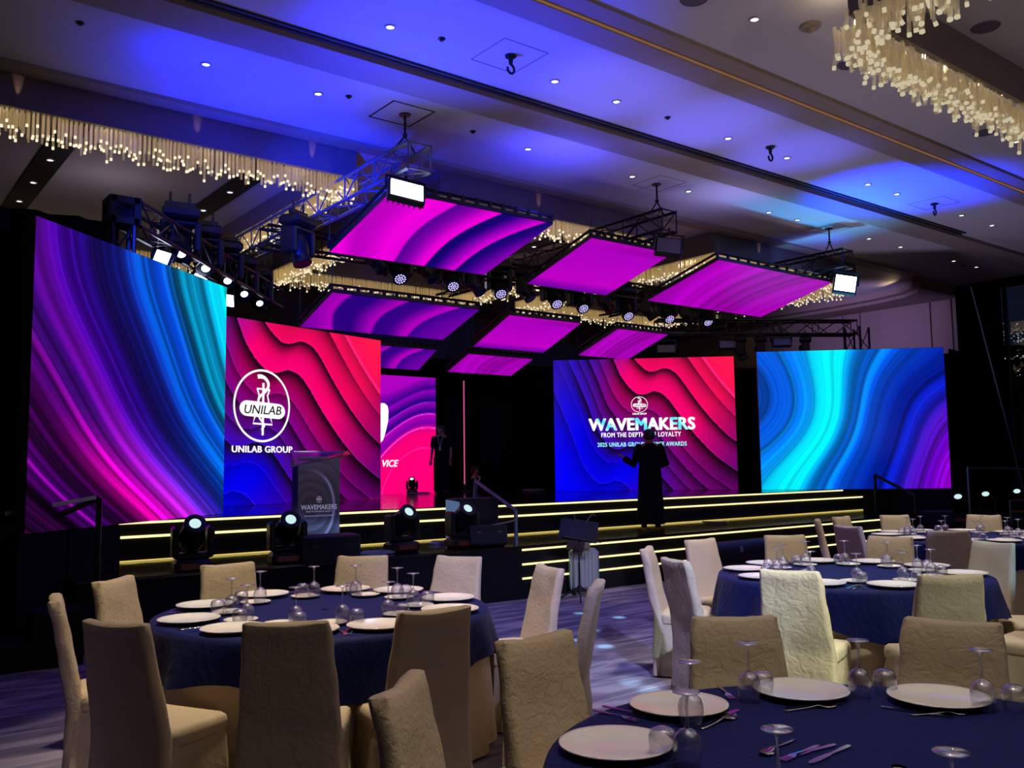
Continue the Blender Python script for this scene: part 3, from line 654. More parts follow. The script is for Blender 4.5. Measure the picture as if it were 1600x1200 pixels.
def flat(parent, name, polys, m, y=-.012, label=None):
    """flat print: polygons (lists of local (x, z)) lifted just off the picture"""
    mb = MB()
    for pg in polys: mb.add([(x, y, z) for x, z in pg], [tuple(range(len(pg)))])
    o = mb.obj(name, m, parent)
    if label: o['label'] = label
    return o
def stroke(pts, wd, closed=False):
    out = []; n = len(pts)
    def nrm(i):
        a = pts[(i-1) % n] if closed or i > 0 else pts[i]; b = pts[(i+1) % n] if closed or i < n-1 else pts[i]
        dx, dy = b[0]-a[0], b[1]-a[1]; l = math.hypot(dx, dy) or 1; return (-dy/l, dx/l)
    for i in range(n if closed else n-1):
        j = (i+1) % n; na, nb = nrm(i), nrm(j); wa = wd[i] if isinstance(wd, list) else wd; wb = wd[j] if isinstance(wd, list) else wd
        (xa, ya), (xb, yb) = pts[i], pts[j]
        out.append([(xa+na[0]*wa/2, ya+na[1]*wa/2), (xb+nb[0]*wb/2, yb+nb[1]*wb/2), (xb-nb[0]*wb/2, yb-nb[1]*wb/2), (xa-na[0]*wa/2, ya-na[1]*wa/2)])
    return out
def smooth_pts(pts, k=6):
    out = []; n = len(pts)
    for i in range(n-1):
        p0, p1, p2, p3 = pts[max(0, i-1)], pts[i], pts[i+1], pts[min(n-1, i+2)]
        for j in range(k):
            t = j/k
            out.append(tuple(.5*((2*p1[c])+(-p0[c]+p2[c])*t+(2*p0[c]-5*p1[c]+4*p2[c]-p3[c])*t*t+(-p0[c]+3*p1[c]-3*p2[c]+p3[c])*t**3) for c in (0, 1)))
    out.append(pts[-1]); return out
DARKP = mat('dark_logo_letters', (16, 10, 48), .6)
def emblem(parent, f, k, fine=True):
    """round emblem; f maps drawing units (0..1067 by 0..1200) onto the screen plane, k is metres per unit"""
    cx, cz = f(463, 493)
    circ = [f(463+305*math.cos(a), 493+368*math.sin(a)) for a in [i*2*math.pi/56 for i in range(56)]]
    flat(parent, 'emblem_ring', stroke(circ, 22*k, True), TXT, -.012)
    rod = stroke([f(470, 255), f(468, 800)], 28*k)
    snake = smooth_pts([(405, 195), (435, 190), (480, 200), (520, 245), (520, 300), (475, 360), (430, 400), (415, 450), (415, 560), (430, 620), (470, 670), (485, 700), (465, 730), (450, 740)], 5)
    ws_ = [44 if i < 8 else max(14, 40-i*.38) for i in range(len(snake))]
    sn = stroke([f(*p) for p in snake], [w_*k for w_ in ws_])
    fl = []
    for line in ([(398, 318), (545, 322)], [(405, 322), (425, 385), (410, 460)], [(540, 325), (518, 385), (535, 465)], [(382, 610), (362, 680), (575, 686), (556, 618)]):
        fl += stroke([f(*p) for p in line], 18*k)
    flat(parent, 'emblem_flask', fl, TXT, -.011)
    flat(parent, 'emblem_staff', rod, TXT, -.013); flat(parent, 'emblem_snake', sn, TXT, -.015)
    cap = [f(293+80*math.cos(a), 527+80*math.sin(a)) for a in [math.pi/2+i*math.pi/12 for i in range(13)]]+[f(637+80*math.cos(a), 545+80*math.sin(a)) for a in [-math.pi/2+i*math.pi/12 for i in range(13)]]
    flat(parent, 'emblem_banner', [cap], TXT, -.018)
    a, b = f(262, 527), f(672, 545)
    me = fit_text(text_mesh('UNILAB', 1, .012, .0, .18), math.hypot(b[0]-a[0], b[1]-a[1]), 92*k); me.materials.append(DARKP)
    o = link('lettering', me, parent, ((a[0]+b[0])/2, -.022, (a[1]+b[1])/2)); o.rotation_euler = (R(90), 0, 0); o['label'] = 'dark lettering on the white banner'
def label_on(parent, pl, body, x0, x1, y, hpx, m, bold=.02, yoff=-.014, shear=0, spacing=1.0, extrude=.001):
    """lettering between two points of the wall"""
    a, b = pl(x0, y), pl(x1, y); hh = abs(pl((x0+x1)/2, y-hpx/2)[1]-pl((x0+x1)/2, y+hpx/2)[1])
    me = fit_text(text_mesh(body, 1, bold, .0, shear, 'CENTER', spacing), abs(b[0]-a[0]), hh); me.materials.append(m)
    o = link('lettering', me, parent, ((a[0]+b[0])/2, yoff, (a[1]+b[1])/2)); o.rotation_euler = (R(90), 0, 0); return o
kk = abs(plCL(410, 600)[1]-plCL(410, 660)[1])/60/6.667
_cx, _cz = plCL(409.4, 634)
emblem(SCL, lambda x, y: (_cx+(x-463)*kk*1.19, _cz-(y-493)*kk), kk)
label_on(SCL, plCL, 'UNILAB GROUP', 361, 456, 702, 10.5, TXT, .04, spacing=1.06)
_dx, _dz = plCR(999, 632); k2 = abs(plCR(1000, 600)[1]-plCR(1000, 660)[1])/60/30.5
emblem(SCR, lambda x, y: (_dx+(x-463)*k2*1.25, _dz-(y-493)*k2), k2*1.1)
label_on(SCR, plCR, 'UNILAB GROUP', 988, 1010.5, 646.6, 2.8, TXT, .05)
TXTG = emis('white_cyan_lettering', (255, 255, 255), 1.1); _nt = TXTG.node_tree
_tc = _nt.nodes.new('ShaderNodeTexCoord'); _wv = _nt.nodes.new('ShaderNodeTexWave'); _wv.inputs['Scale'].default_value = .85; _wv.inputs['Distortion'].default_value = 1.2; _wv.bands_direction = 'DIAGONAL'
_rp = _nt.nodes.new('ShaderNodeValToRGB'); _rp.color_ramp.elements[0].color = (.08, .75, .85, 1); _rp.color_ramp.elements[1].color = (1, 1, 1, 1); _rp.color_ramp.elements[1].position = .45
_nt.links.new(_tc.outputs['Object'], _wv.inputs[0]); _nt.links.new(_wv.outputs['Fac'], _rp.inputs[0]); _nt.links.new(_rp.outputs[0], [n_ for n_ in _nt.nodes if n_.type == 'EMISSION'][0].inputs[0])
label_on(SCR, plCR, 'WAVEMAKERS', 919.5, 1086.5, 662.5, 20, TXTG, .05, spacing=1.05)
label_on(SCR, plCR, 'FROM THE DEPTHS OF LOYALTY', 939.5, 1064, 679, 7.4, TXT, .03, spacing=1.12)
label_on(SCR, plCR, '2025 UNILAB GROUP SERVICE AWARDS', 933.5, 1073, 694, 6.8, emis('cyan_lettering', (150, 235, 255), 1.05), .04, spacing=1.12)
# teal sheen across the title letters
label_on(SB, plB, 'VICE', 597, 622, 724, 11, TXT, .03, -.014, .25)
a_ = [plB(595+dx, 630+dz) for dx, dz in ((-30, 0), (5, 0), (10, 4), (11.5, 12), (11, 28), (7, 45), (3, 58), (0, 61), (-30, 61))]
flat(SB, 'big_letter', [a_], TXT, -.014)
# thin screen seen edge on
ed_ = thing('side_screen', 'screen seen edge on as a thin pink upright line', 'led screen', at_z(726, 768, US), -AZ)
zt_ = at_y(722, 595, at_z(726, 768, US).y).z-US
MB().bbox((-.03, .01, .02), (.03, .5, zt_+.02)).obj('cabinet', BLK, ed_)
MB().bbox((-.011, -.006, .16), (.011, .012, zt_)).obj('lit_edge', emis('pink_edge', (255, 110, 160), .7), ed_)
MB().bbox((-.15, .0, 0), (.15, .5, .02)).obj('base', BLK, ed_)

# ------------------------------------------------------------------ ceiling LED panels
PMAT = attr_screen('led_panel_picture', 1.0)
def roof_panel(label, x0, x1, yf, zf, yb, zb, kind, hang=None):
    t = thing('roof_panel', label, 'led panel', (x0, yf, zf), 0, None)
    dy, dz, W = yb-yf, zb-zf, x1-x0
    g = grid_screen('picture', (0, dy, dz), (W, dy, dz), (W, 0, 0), (0, 0, 0), 150, 60, pic_panel(kind), PMAT, t)
    nrm = Vector((0, -dz, dy)).normalized()*-1
    nrm = Vector((0, dz, -dy)).normalized(); off = -nrm if nrm.z < 0 else nrm
    q = [Vector((0, 0, 0)), Vector((W, 0, 0)), Vector((W, dy, dz)), Vector((0, dy, dz))]
    mb = MB(); a = [p+off*.012 for p in q]; b = [p+off*.07 for p in q]; mb.add(a+b, [(0, 1, 2, 3), (7, 6, 5, 4), (0, 4, 5, 1), (1, 5, 6, 2), (2, 6, 7, 3), (3, 7, 4, 0)]); mb.obj('cabinet', BLK, t)
    fr = MB()
    for p, r_ in ((q[0], q[1]), (q[3], q[2]), (q[0], q[3]), (q[1], q[2])): fr.tube(p+off*.13, r_+off*.13, .022, n=5)
    nb = 12
    for i in range(nb+1):
        s = q[0]+(q[1]-q[0])*(i/nb)
        fr.box(s+off*.1, (.05, .03, .09)); fr.box(q[3]+(q[2]-q[3])*(i/nb)+off*.1, (.05, .03, .09))
    fr.obj('hanging_frame', BLKM, t)
    wr_ = MB()
    for p in q: wr_.tube(p+off*.1, Vector((p.x, p.y, ZC-zf)) if hang is None else Vector((p.x, p.y, hang-zf)), .006, n=4)
    wr_.obj('hanging_wire', BLKM, t)
    return t
F5 = 5.0
roof_panel('tilted led roof panel with bold magenta and navy curved stripes, front row', 5.47, 8.08, 9.43, 5.0, 11.1, 4.57, 'stripe', 5.3)
roof_panel('plain magenta tilted led roof panel in the middle of front row', 9.06, 10.83, 9.7, 5.0, 11.26, 4.57, 'plain', 5.3)
roof_panel('magenta tilted led roof panel with faint streaks, beside the right-hand wash light', 11.8, 15.1, 9.55, 5.0, 11.2, 4.57, 'streak', 5.3)
def scaled(x0, x1, yf, zf, yb, zb, s): return x0*s, x1*s, yf*s, 1.6+(zf-1.6)*s, yb*s, 1.6+(zb-1.6)*s
roof_panel('striped purple led roof panel of the second row above the emblem screen', *scaled(7.77, 11.26, 15.65, 5.0, 17.1, 4.52, .75), 'stripe2', 4.62)
roof_panel('magenta led roof panel in the middle of second row', *scaled(12.22, 14.37, 15.83, 5.0, 17.25, 4.45, .75), 'plain', 4.62)
roof_panel('streaked magenta led roof panel of the second row above the title screen', *scaled(15.73, 17.55, 15.95, 5.0, 17.45, 4.5, .75), 'streak', 4.62)
roof_panel('purple led roof panel of the third row beside the emblem screen', *scaled(11.2, 14.11, 21.76, 5.0, 22.75, 4.51, .72), 'stripe2', 4.6)
roof_panel('streaked pink led roof panel of the third row, farthest back', *scaled(15.41, 17.9, 22.0, 5.0, 23.15, 4.57, .72), 'streak', 4.6)

# ------------------------------------------------------------------ trusses
def truss(label, A, B, wd=.3, bay=.42, m=None, ends=True, z_up=True):
    A, B = Vector(A), Vector(B); d = (B-A); L = d.length; d.normalize()
    side = Vector((-d.y, d.x, 0)).normalized() if abs(d.z) < .9 else Vector((1, 0, 0)); upv = d.cross(side).normalized()
    if abs(d.z) < .9 and upv.z < 0: upv = -upv
    t = thing('truss', label, 'truss', A); m = m or BLKM
    cs = [side*(wd/2)*a+upv*(wd/2)*b for a, b in ((-1, -1), (1, -1), (1, 1), (-1, 1))]
    for c in cs: MB().tube(c, d*L+c, .025, n=7).obj('chord', m, t)
    br = MB(); nb = max(1, round(L/bay))
    for i in range(nb):
        p, q = d*(L*i/nb), d*(L*(i+1)/nb)
        for k in range(4):
            a, b = cs[k], cs[(k+1) % 4]
            if i % 2: a, b = b, a
            br.tube(p+a, q+b, .011, n=5)
    for i in range(0, nb+1, max(1, nb if not ends else 2)):
        p = d*(L*i/nb)
        for k in range(4): br.tube(p+cs[k], p+cs[(k+1) % 4], .012, n=5)
    br.obj('bracing', m, t); return t
BT = mat('light_truss', (104, 108, 124), .4, .15)
ZT = 5.36
truss('aluminium truss lit blue running back over the striped roof panel', (5.64, 9.05, ZT), (5.64, 15.6, ZT), .32, .42, BT)
truss('black truss under the middle hoist chain', (10.28, 9.25, ZT), (10.28, 15.6, ZT), .32, .42, BLKM)
truss('slim truss beside the right-hand wash light', (14.93, 9.1, ZT), (14.93, 15.6, ZT), .32, .42, BLKM)
CROSS_Y, CROSS_Z = 12.75, 5.1
truss('black cross truss carrying the row of moving lights behind the panels', (5.2, CROSS_Y, CROSS_Z), (16.9, CROSS_Y, CROSS_Z), .3, .5, BLKM)
for x, y, l in ((5.64, 9.39, 'hoist chain and sling holding the blue truss'), (10.29, 9.5, 'hoist chain and sling holding the middle truss'), (14.93, 9.46, 'hoist chain and sling holding the slim right truss')):
    t = thing('hoist_chain', l, 'chain', (x, y, ZC))
    MB().lathe([(.001, -.015), (.07, -.015), (.075, 0)], 14).obj('ceiling_plate', BLKM, t)
    ch = MB()
    for k in range(8):
        z = -.03-k*.03; ch.box((0, 0, z), (.03 if k % 2 else .012, .012 if k % 2 else .03, .036))
    ch.lathe([(.001, -.30), (.03, -.29), (.03, -.25), (.001, -.24)], 8); ch.obj('chain', BLKM, t)
    MB().tube((0, 0, -.28), (-.16, 0, -.48), .012, n=5).tube((0, 0, -.28), (.16, 0, -.48), .012, n=5).obj('sling', BLKM, t)
hk = MB()
for x, y, l in ((5.72, 7.33, 'black hook hanging empty from the blue ceiling'), (10.35, 7.41, 'small black hook hanging from the violet ceiling bay'), (14.98, 7.46, 'tiny black hook in the bright blue ceiling patch')):
    t = thing('ceiling_hook', l, 'hook', (x, y, ZC))
    MB().lathe([(.001, -.02), (.06, -.02), (.065, 0)], 12).tube((0, 0, -.02), (0, 0, -.1), .03, .02).obj('plate', BLKM, t)
    MB().path([(.045*math.sin(a), 0, -.15+.05*math.cos(a)) for a in [i*.55 for i in range(10)]], .014).obj('hook', BLKM, t)

# ------------------------------------------------------------------ lighting fixtures
def moving_head(label, loc, yaw, pitch, scale=1, hang=False, lens=LENSM, group=None, face='lens', lr=.07):
    """base, yoke and tilted head; hanging fixtures are the same unit upside down"""
    t = thing('moving_light', label, 'stage light', loc, yaw, group); s = scale; f = -1 if hang else 1
    b = MB(); b.rbox((0, 0, f*.06*s), (.36*s, .28*s, .12*s), .03*s); b.obj('base', BLKM, t)
    fe = MB()
    for x in (-.14, .14):
        for y in (-.1, .1): fe.tube((x*s, y*s, 0), (x*s, y*s, f*.015*s), .018*s, n=6)
    if hang: fe.box((0, 0, .035*s), (.28*s, .05*s, .05*s)); fe.tube((-.09*s, 0, .05*s), (-.09*s, 0, .16*s), .014*s); fe.tube((.09*s, 0, .05*s), (.09*s, 0, .16*s), .014*s)
    fe.obj('clamp' if hang else 'foot', BLKM, t)
    if not hang:
        MB().box((0, -.142*s, .06*s), (.24*s, .006*s, .055*s)).obj('display', DISPL, t)
    y_ = MB()
    y_.rbox((0, 0, f*.155*s), (.34*s, .16*s, .06*s), .02*s)
    for x in (-.165, .165): y_.rbox((x*s, 0, f*.29*s), (.065*s, .19*s, .31*s), .025*s)
    y_.obj('yoke', BLKM, t)
    hd = thing_part('head', t, (0, 0, f*.36*s), (pitch, 0, 0))
    mb = MB().lathe([(.001, -.2), (.085, -.2), (.115, -.15), (.125, -.04), (.115, .05), (.098, .12), (.105, .13), (.105, .2), (.085, .205), (lr, .2), (lr, .19), (.001, .19)], 18)
    mb.v = [tuple(c*s for c in p) for p in mb.v]
    hd.data = mb.mesh('head', BLKM, True)
    if face == 'lens':
        mb = MB().lathe([(.001, .196), (lr, .196)], 18); mb.v = [tuple(c*s for c in p) for p in mb.v]; mb.obj('lens', lens, hd)
    else:
        mb = MB()
        for k, (rr, n) in enumerate(((0, 1), (.033, 6), (.066, 12))):
            for i in range(n):
                a = i*2*math.pi/n; mb.lathe([(.0005, .207), (.0125, .205)], 7, (rr*math.cos(a), rr*math.sin(a), 0))
        mb.v = [tuple(c*s for c in p) for p in mb.v]; o = mb.obj('led_cells', UVLED, hd)
    return t
def thing_part(name, parent, loc, rot):
    me = bpy.data.meshes.new(name); o = bpy.data.objects.new(name, me); COL.objects.link(o); o.parent = parent; o.location = loc; o.rotation_euler = rot; return o
yawc = -AZ   # a fixture whose front (-y) looks back at the seats
# the head's own axis is +z; pitch > 90 degrees leans it over the front
for (px, py), l, yw, pt in (((300, 893), 'moving light on the stage edge by the magenta reflection, behind a chair', -.35, .95), ((448, 880), 'moving light on the stage edge left of the lectern', -.35, 1.0),
                            ((628, 862), 'moving light on the stage edge right of the lectern', -.15, .95), ((722, 855), 'moving light on the stage edge before the big black case', -.25, .9)):
    p = at_z(px, py, LS)
    moving_head(l, (p.x, p.y, LS), yawc+yw+.82, pt, .98, False, LENSM, None, 'lens', .056)
# left truss: tower and beam lights over the tall screen
tw = at_y(190, 330, 10.4)
tz = tw.z
truss('square black truss tower behind the tall purple screen', (tw.x, tw.y, 0), (tw.x, tw.y, tz-.15), .22, .4, BLKM)
tb = thing('truss_corner', 'square black corner block on top of the left truss tower', 'truss', (tw.x, tw.y, tz-.15))
cb = MB(); q_ = .13
for a in (-q_, q_):
    for b in (-q_, q_):
        cb.box((a, b, .13), (.07, .07, .3)); cb.box((a, 0, .13+b*.9), (.07, .3, .07)); cb.box((0, a, .13+b*.9), (.3, .07, .07))
cb.obj('frame', BLKM, tb); MB().box((0, 0, .0), (.3, .3, .03)).box((0, .1, .13), (.26, .03, .2)).obj('plate', BLKM, tb)
h1 = at_z(280, 362, tz); h5 = at_z(408, 455, tz)
e_ = at_z(420, 462, tz)
truss('black truss arm of the left tower carrying bright beam lights', (tw.x+.1, tw.y+.1, tz), (e_.x+.1, e_.y, tz-.05), .28, .4, BLKM)
def arm_at(px):
    """point of the left truss arm that stands over a column of the view"""
    a, b = Vector((tw.x+.1, tw.y+.1, tz)), Vector((e_.x+.1, e_.y, tz-.05)); best = min((abs(((q-cam.location).dot(rt)/(q-cam.location).dot(fw))*FPX+800-px), k) for k in range(41) for q in [a.lerp(b, k/40)])
    return a.lerp(b, best[1]/40)
for i, (px, py, sc_) in enumerate(((280, 378, 1.0), (318, 403, .98), (352, 425, .95), (378, 448, .92), (402, 464, .9))):
    q = arm_at(px+8); p = at_y(px, py, q.y)
    lab = ['beam light nearest the left truss tower, hanging lit', 'second lit beam light from the left truss tower', 'third lit beam light from the left truss tower', 'fourth lit beam light from the left truss tower', 'last lit beam light on the left truss arm'][i]
    moving_head(lab, (p.x, p.y, p.z+.44), yawc+.5, R(180)-.85, 1.3*sc_, True, LENSB, None, 'lens', .046)
def wash(label, loc, rot, w_, h_, on=True, drop=0):
    t = thing('wash_light', label, 'stage light', loc); t.rotation_euler = rot
    MB().rbox((0, .05, 0), (w_+.06, .1, h_+.06), .015).obj('housing', BLKM, t)
    MB().box((0, -.004, 0), (w_, .01, h_)).obj('lamp_face', WHITE if on else mat('unlit_lamp_face', (120, 120, 118), .25), t)
    fins = MB()
    for k in range(7): fins.box((-w_/2+w_*k/6, .13, 0), (.012, .06, h_*.9))
    fins.obj('cooling_fins', BLKM, t)
    y_ = MB(); y_.path([(-w_/2-.05, .05, 0), (-w_/2-.05, .05, h_/2+.12), (w_/2+.05, .05, h_/2+.12), (w_/2+.05, .05, 0)], .014, 5); y_.tube((0, .05, h_/2+.12), (0, .05, h_/2+.24), .018); y_.obj('bracket', BLKM, t)
    if drop: MB().tube((0, .05, h_/2+.2), (0, .05, h_/2+.2+drop), .016).obj('drop_pipe', BLKM, t)
    return t
p = at_y(636, 297, 9.15); wash('large lit rectangular wash light under the blue truss end', p, (R(-32), R(9), yawc+.35), .40, .27)
p = at_y(1321, 443, 9.2); wash('lit square wash light at the end of the slim right truss', p, (R(-24), R(12), yawc-.25), .36, .34)
p = at_y(1045, 384, 9.25); wash('unlit grey wash light at the end of the middle truss', p, (R(-20), R(8), yawc), .36, .25, False)
for px, py, rot_, w_, h_, l in ((253, 403, (R(-12), R(16), yawc+.2), .17, .17, 'lit wash light under the left truss tower, above the screen'), (312, 435, (R(-50), R(28), yawc+.3), .17, .12, 'slanted lit wash light on the top edge of the tall screen'),
                                (359, 470, (R(-5), 0, yawc+.95), .12, .17, 'narrow lit wash light past the edge of the tall screen')):
    q = arm_at(px+6); p = at_y(px, py, q.y-.05); wash(l, p, rot_, w_, h_, True, max(.05, tz-.2-p.z-.3))
lamp('wash_beam', 'SPOT', at_y(636, 297, 9.05), (4.6, 6.0, 0), 60, (.4, .45, 1), .1, 60, 1)
lamp('wash_halo', 'SPOT', at_y(1321, 443, 9.6)+Vector((0, 0, .2)), (15.6, 10.2, 6), 25, BLUE, .1, 110, 1)
# row of hanging lights on the cross truss
wl = [(622, 428), (704, 440), (778, 452), (865, 468), (906, 475), (976, 487), (1040, 492), (1100, 497)]
wn_ = ['first', 'second', 'third', 'fourth', 'fifth', 'sixth', 'seventh', 'eighth']
for i, (px, py) in enumerate(wl):
    p = at_y(px, py, CROSS_Y)
    moving_head('violet honeycomb led wash light, %s from the blue truss in the hanging row' % wn_[i], (p.x, CROSS_Y, p.z+.50), yawc+.35, R(180)-.75, 1.22, True, UVLED, None, 'cells')
sp_ = [(588, 410), (668, 425), (742, 446), (820, 456), (945, 474), (1012, 486), (1072, 492), (1135, 500)]
for i, (px, py) in enumerate(sp_):
    p = at_y(px, py, CROSS_Y-.1)
    moving_head('unlit black beam light between the violet wash lights, %s from the blue truss' % wn_[i], (p.x, CROSS_Y-.1, p.z+.40), .5, R(180)-.6, 1.05, True, BLKM)
p = at_y(466, 345, 11.5); moving_head('big black beam light hanging from the blue truss', (p.x, p.y, p.z+.06), .5, R(180)-.35, 1.25, True, BLKM)
# right tower truss above the title and wave screens
rp = at_y(1338, 505, 10.9); rz_ = rp.z
truss('square black truss tower behind the blue wave screen', (rp.x, rp.y, 0), (rp.x, rp.y, rz_-.1), .36, .5, BLKM)
lp = at_z(1025, 503, rz_)
truss('black truss arm of the right tower above the title screen', (rp.x-.1, rp.y, rz_-.12), (lp.x, lp.y, rz_-.12), .3, .45, BLKM)
def on_arm(px):
    a, b = Vector((rp.x-.1, rp.y, rz_-.12)), Vector((lp.x-.1, lp.y, rz_-.12)); best = min((abs(((q-cam.location).dot(rt)/(q-cam.location).dot(fw))*FPX+800-px), k) for k in range(41) for q in [a.lerp(b, k/40)])
    return a.lerp(b, best[1]/40)
for i, (px, py, l) in enumerate(((1255, 518, 'black beam light hanging nearest the right truss tower'), (1190, 510, 'black beam light hanging mid arm of the right tower'), (1152, 512, 'black beam light hanging at the inner end of the right arm'))):
    p = on_arm(px); moving_head(l, (p.x, p.y, rz_-.33), .6, R(180)-.4, .9, True, BLKM)
for px, py, l in ((1222, 534, 'unlit flat wash panel hanging above the blue wave screen'), (1138, 538, 'unlit flat wash panel hanging above the title screen'), (1041, 545, 'dim unlit wash panel hanging behind the title screen')):
    q = on_arm(px); p = at_y(px, py, q.y); wash(l, p, (R(-8), 0, yawc), .36, .15, False, max(.05, rz_-.2-p.z-.15)+.12)
# lights on the far right platform
rs = thing('side_platform', 'low black platform below the night window', 'platform', (18.3, 7.4, 0)); MB().bbox((0, 0, 0), (3.6, 4.0, .42)).obj('deck', STAGEF, rs)
for i, (px, l) in enumerate(((1500, 'blue lit moving light on the dark side platform, nearest the wave screen'), (1543, 'middle moving light on the dark side platform'), (1592, 'moving light on the dark side platform at the picture edge'))):
    p = at_z(px, 800, .42); p = Vector((p.x, p.y, .42))
    p = at_y(px, 800, 8.6+.25*i); moving_head(l, (p.x, 8.6+.25*i, .42), yawc-.6, .75, 1.0)
for i, (x, y) in enumerate(((18.9, 9.5), (20.3, 9.0))): pass
lamp('side_glow', 'SPOT', (19.2, 6.6, 3.0), (20.2, 9.0, .5), 12, (.12, .2, 1), .2, 50, 1)

# ------------------------------------------------------------------ things on the stage
# lectern
lb = at_y(498, 830, 9.72); la = yawc+.62
lt = thing('lectern', 'lectern with printed wave front and clear slanted top', 'lectern', (lb.x, 9.72, LS), la-.12)
sc_l = 1/ (FPX/ (Vector((lb.x, 9.72, LS))-Vector((0, 0, CH))).dot(fw))
Wl, Hl = 67*sc_l, 150*sc_l
MB().rbox((0, .13, Hl/2), (Wl, .26, Hl), .01).obj('body', mat('lectern_body', (38, 32, 56), .4), lt)
def pic_lectern(u, v):
    d = np.hypot((u-.3)*1.0, (v-.48)*1.5); t = d*6
    c = ramp(v, [(0, (40, 42, 74)), (.15, (62, 74, 116)), (.28, (78, 92, 132)), (.36, (44, 44, 80)), (.5, (38, 34, 54)), (.8, (42, 36, 58)), (1, (48, 44, 78))])
    st = n1(d+.05*np.sin(5*u), 61, 22); c = c*(.75+.5*st)[..., None]
    rim = np.exp(-((d-.56)/.025)**2)*np.clip(u*1.6-.2, 0, 1)*.6
    return np.clip(c+rim[..., None]*np.array([110, 115, 170]), 0, 255)
LECT = bpy.data.materials.new('lectern_print_glow'); LECT.use_nodes = True
_nt = LECT.node_tree; _a = _nt.nodes.new('ShaderNodeVertexColor'); _a.layer_name = 'picture'; _b = _nt.nodes['Principled BSDF']
_nt.links.new(_a.outputs[0], _b.inputs['Base Color']); _nt.links.new(_a.outputs[0], _b.inputs['Emission Color']); _b.inputs['Emission Strength'].default_value = .55; _b.inputs['Roughness'].default_value = .35  # the print also emits, so brightness is put into its colour
grid_screen('front_panel', (-Wl/2, -.004, 0), (Wl/2, -.004, 0), (Wl/2, -.004, Hl), (-Wl/2, -.004, Hl), 60, 90, pic_lectern, LECT, lt)
tm = MB(); tm.add([(-Wl/2-.16, -.26, Hl-.12), (Wl/2+.12, -.02, Hl+.015), (Wl/2+.20, .30, Hl+.06), (-Wl/2+.03, .30, Hl+.06), (-Wl/2-.16, -.26, Hl-.105), (Wl/2+.12, -.02, Hl+.03), (Wl/2+.20, .30, Hl+.075), (-Wl/2+.03, .30, Hl+.075)],
                  [(0, 3, 2, 1), (4, 5, 6, 7), (0, 1, 5, 4), (1, 2, 6, 5), (2, 3, 7, 6), (3, 0, 4, 7)])
tm.obj('clear_top', thin_glass('lectern_acrylic', (.72, .78, .9), .22, .22, .6, .05), lt)
LTX = mat('lectern_lettering_glow', (170, 165, 190), .4, emit=(140, 136, 165), estr=.6)  # letters glow with the print, no lamp behind them
for body, w_, h_, z in (('WAVEMAKERS', Wl*.86, Hl*.052, Hl*.475), ('FROM THE DEPTHS OF LOYALTY', Wl*.62, Hl*.014, Hl*.43), ('2025 UNILAB GROUP SERVICE AWARDS', Wl*.70, Hl*.014, Hl*.385)):
    me = fit_text(text_mesh(body, 1, .02, 0), w_, h_); me.materials.append(LTX)
    o = link('lettering', me, lt, (0, -.008, z)); o.rotation_euler = (R(90), 0, 0)
_e = bpy.data.objects.new('emblem', None)
flat(lt, 'emblem', stroke([(Wl*.0+.03*math.cos(a), Hl*.555+.036*math.sin(a)) for a in [i*2*math.pi/24 for i in range(24)]], .005, True)+[[(-.025, Hl*.55), (.025, Hl*.55), (.025, Hl*.565), (-.025, Hl*.565)], [(-.004, Hl*.53), (.004, Hl*.53), (.004, Hl*.585), (-.004, Hl*.585)]], LTX, -.008)
bpy.data.objects.remove(_e)

def speaker(label, loc, d, rz, rx=0):
    t = thing('stage_speaker', label, 'speaker', loc); t.rotation_euler = (rx, 0, rz)
    MB().rbox((0, 0, d[2]/2), d, .015).obj('cabinet', BLK, t)
    MB().rbox((0, -d[1]/2-.004, d[2]/2), (d[0]*.94, .012, d[2]*.88), .004).obj('grille', mat('speaker_grille', (16, 16, 19), .85, bump=(240, .5)), t)
    for x in (-.28, .28): MB().rbox((x*d[0], -d[1]/2-.012, d[2]*.62), (d[0]*.13, .008, .03), .003).obj('badge', BLKM, t)
    for x in (-d[0]/2, d[0]/2): MB().rbox((x, 0, d[2]/2), (.02, d[1]*.5, .04), .006).obj('handle', BLKM, t)
    return t
p = at_z(526, 880, LS); speaker('long low black speaker at the stage edge before the lectern', (p.x, p.y+.22, LS), (.62, .34, .28), yawc+.62-.1)
p = at_z(776, 856, LS); speaker('black wedge speaker at the stage corner above the suitcase', (p.x, p.y+.2, LS), (.46, .3, .24), yawc+.3, -.25)
p = at_z(1472, 802, LS); speaker('black speaker with two badges under the blue wave screen', (p.x, p.y+.1, .42), (.55, .35, .26), yawc-.2)
# flight case and confidence monitor
fc = thing('monitor_case', 'tall black monitor case on the lower stage, screen lit on its side', 'case', (6.95, 9.78, LS), yawc+.5)
MB().rbox((0, .1, .28), (.62, .3, .56), .015).obj('body', BLK, fc); MB().rbox((.12, -.06, .2), (.24, .02, .18), .004).obj('hatch', BLKM, fc)
MB().add([(-.33, -.16, .06), (-.33, .24, .02), (-.33, .24, .54), (-.33, -.16, .52), (-.315, -.16, .06), (-.315, .24, .02), (-.315, .24, .54), (-.315, -.16, .52)], [(0, 1, 2, 3), (7, 6, 5, 4), (0, 4, 5, 1), (1, 5, 6, 2), (2, 6, 7, 3), (3, 7, 4, 0)]).obj('screen', emis('pale_blue_monitor', (110, 140, 185), .5), fc)
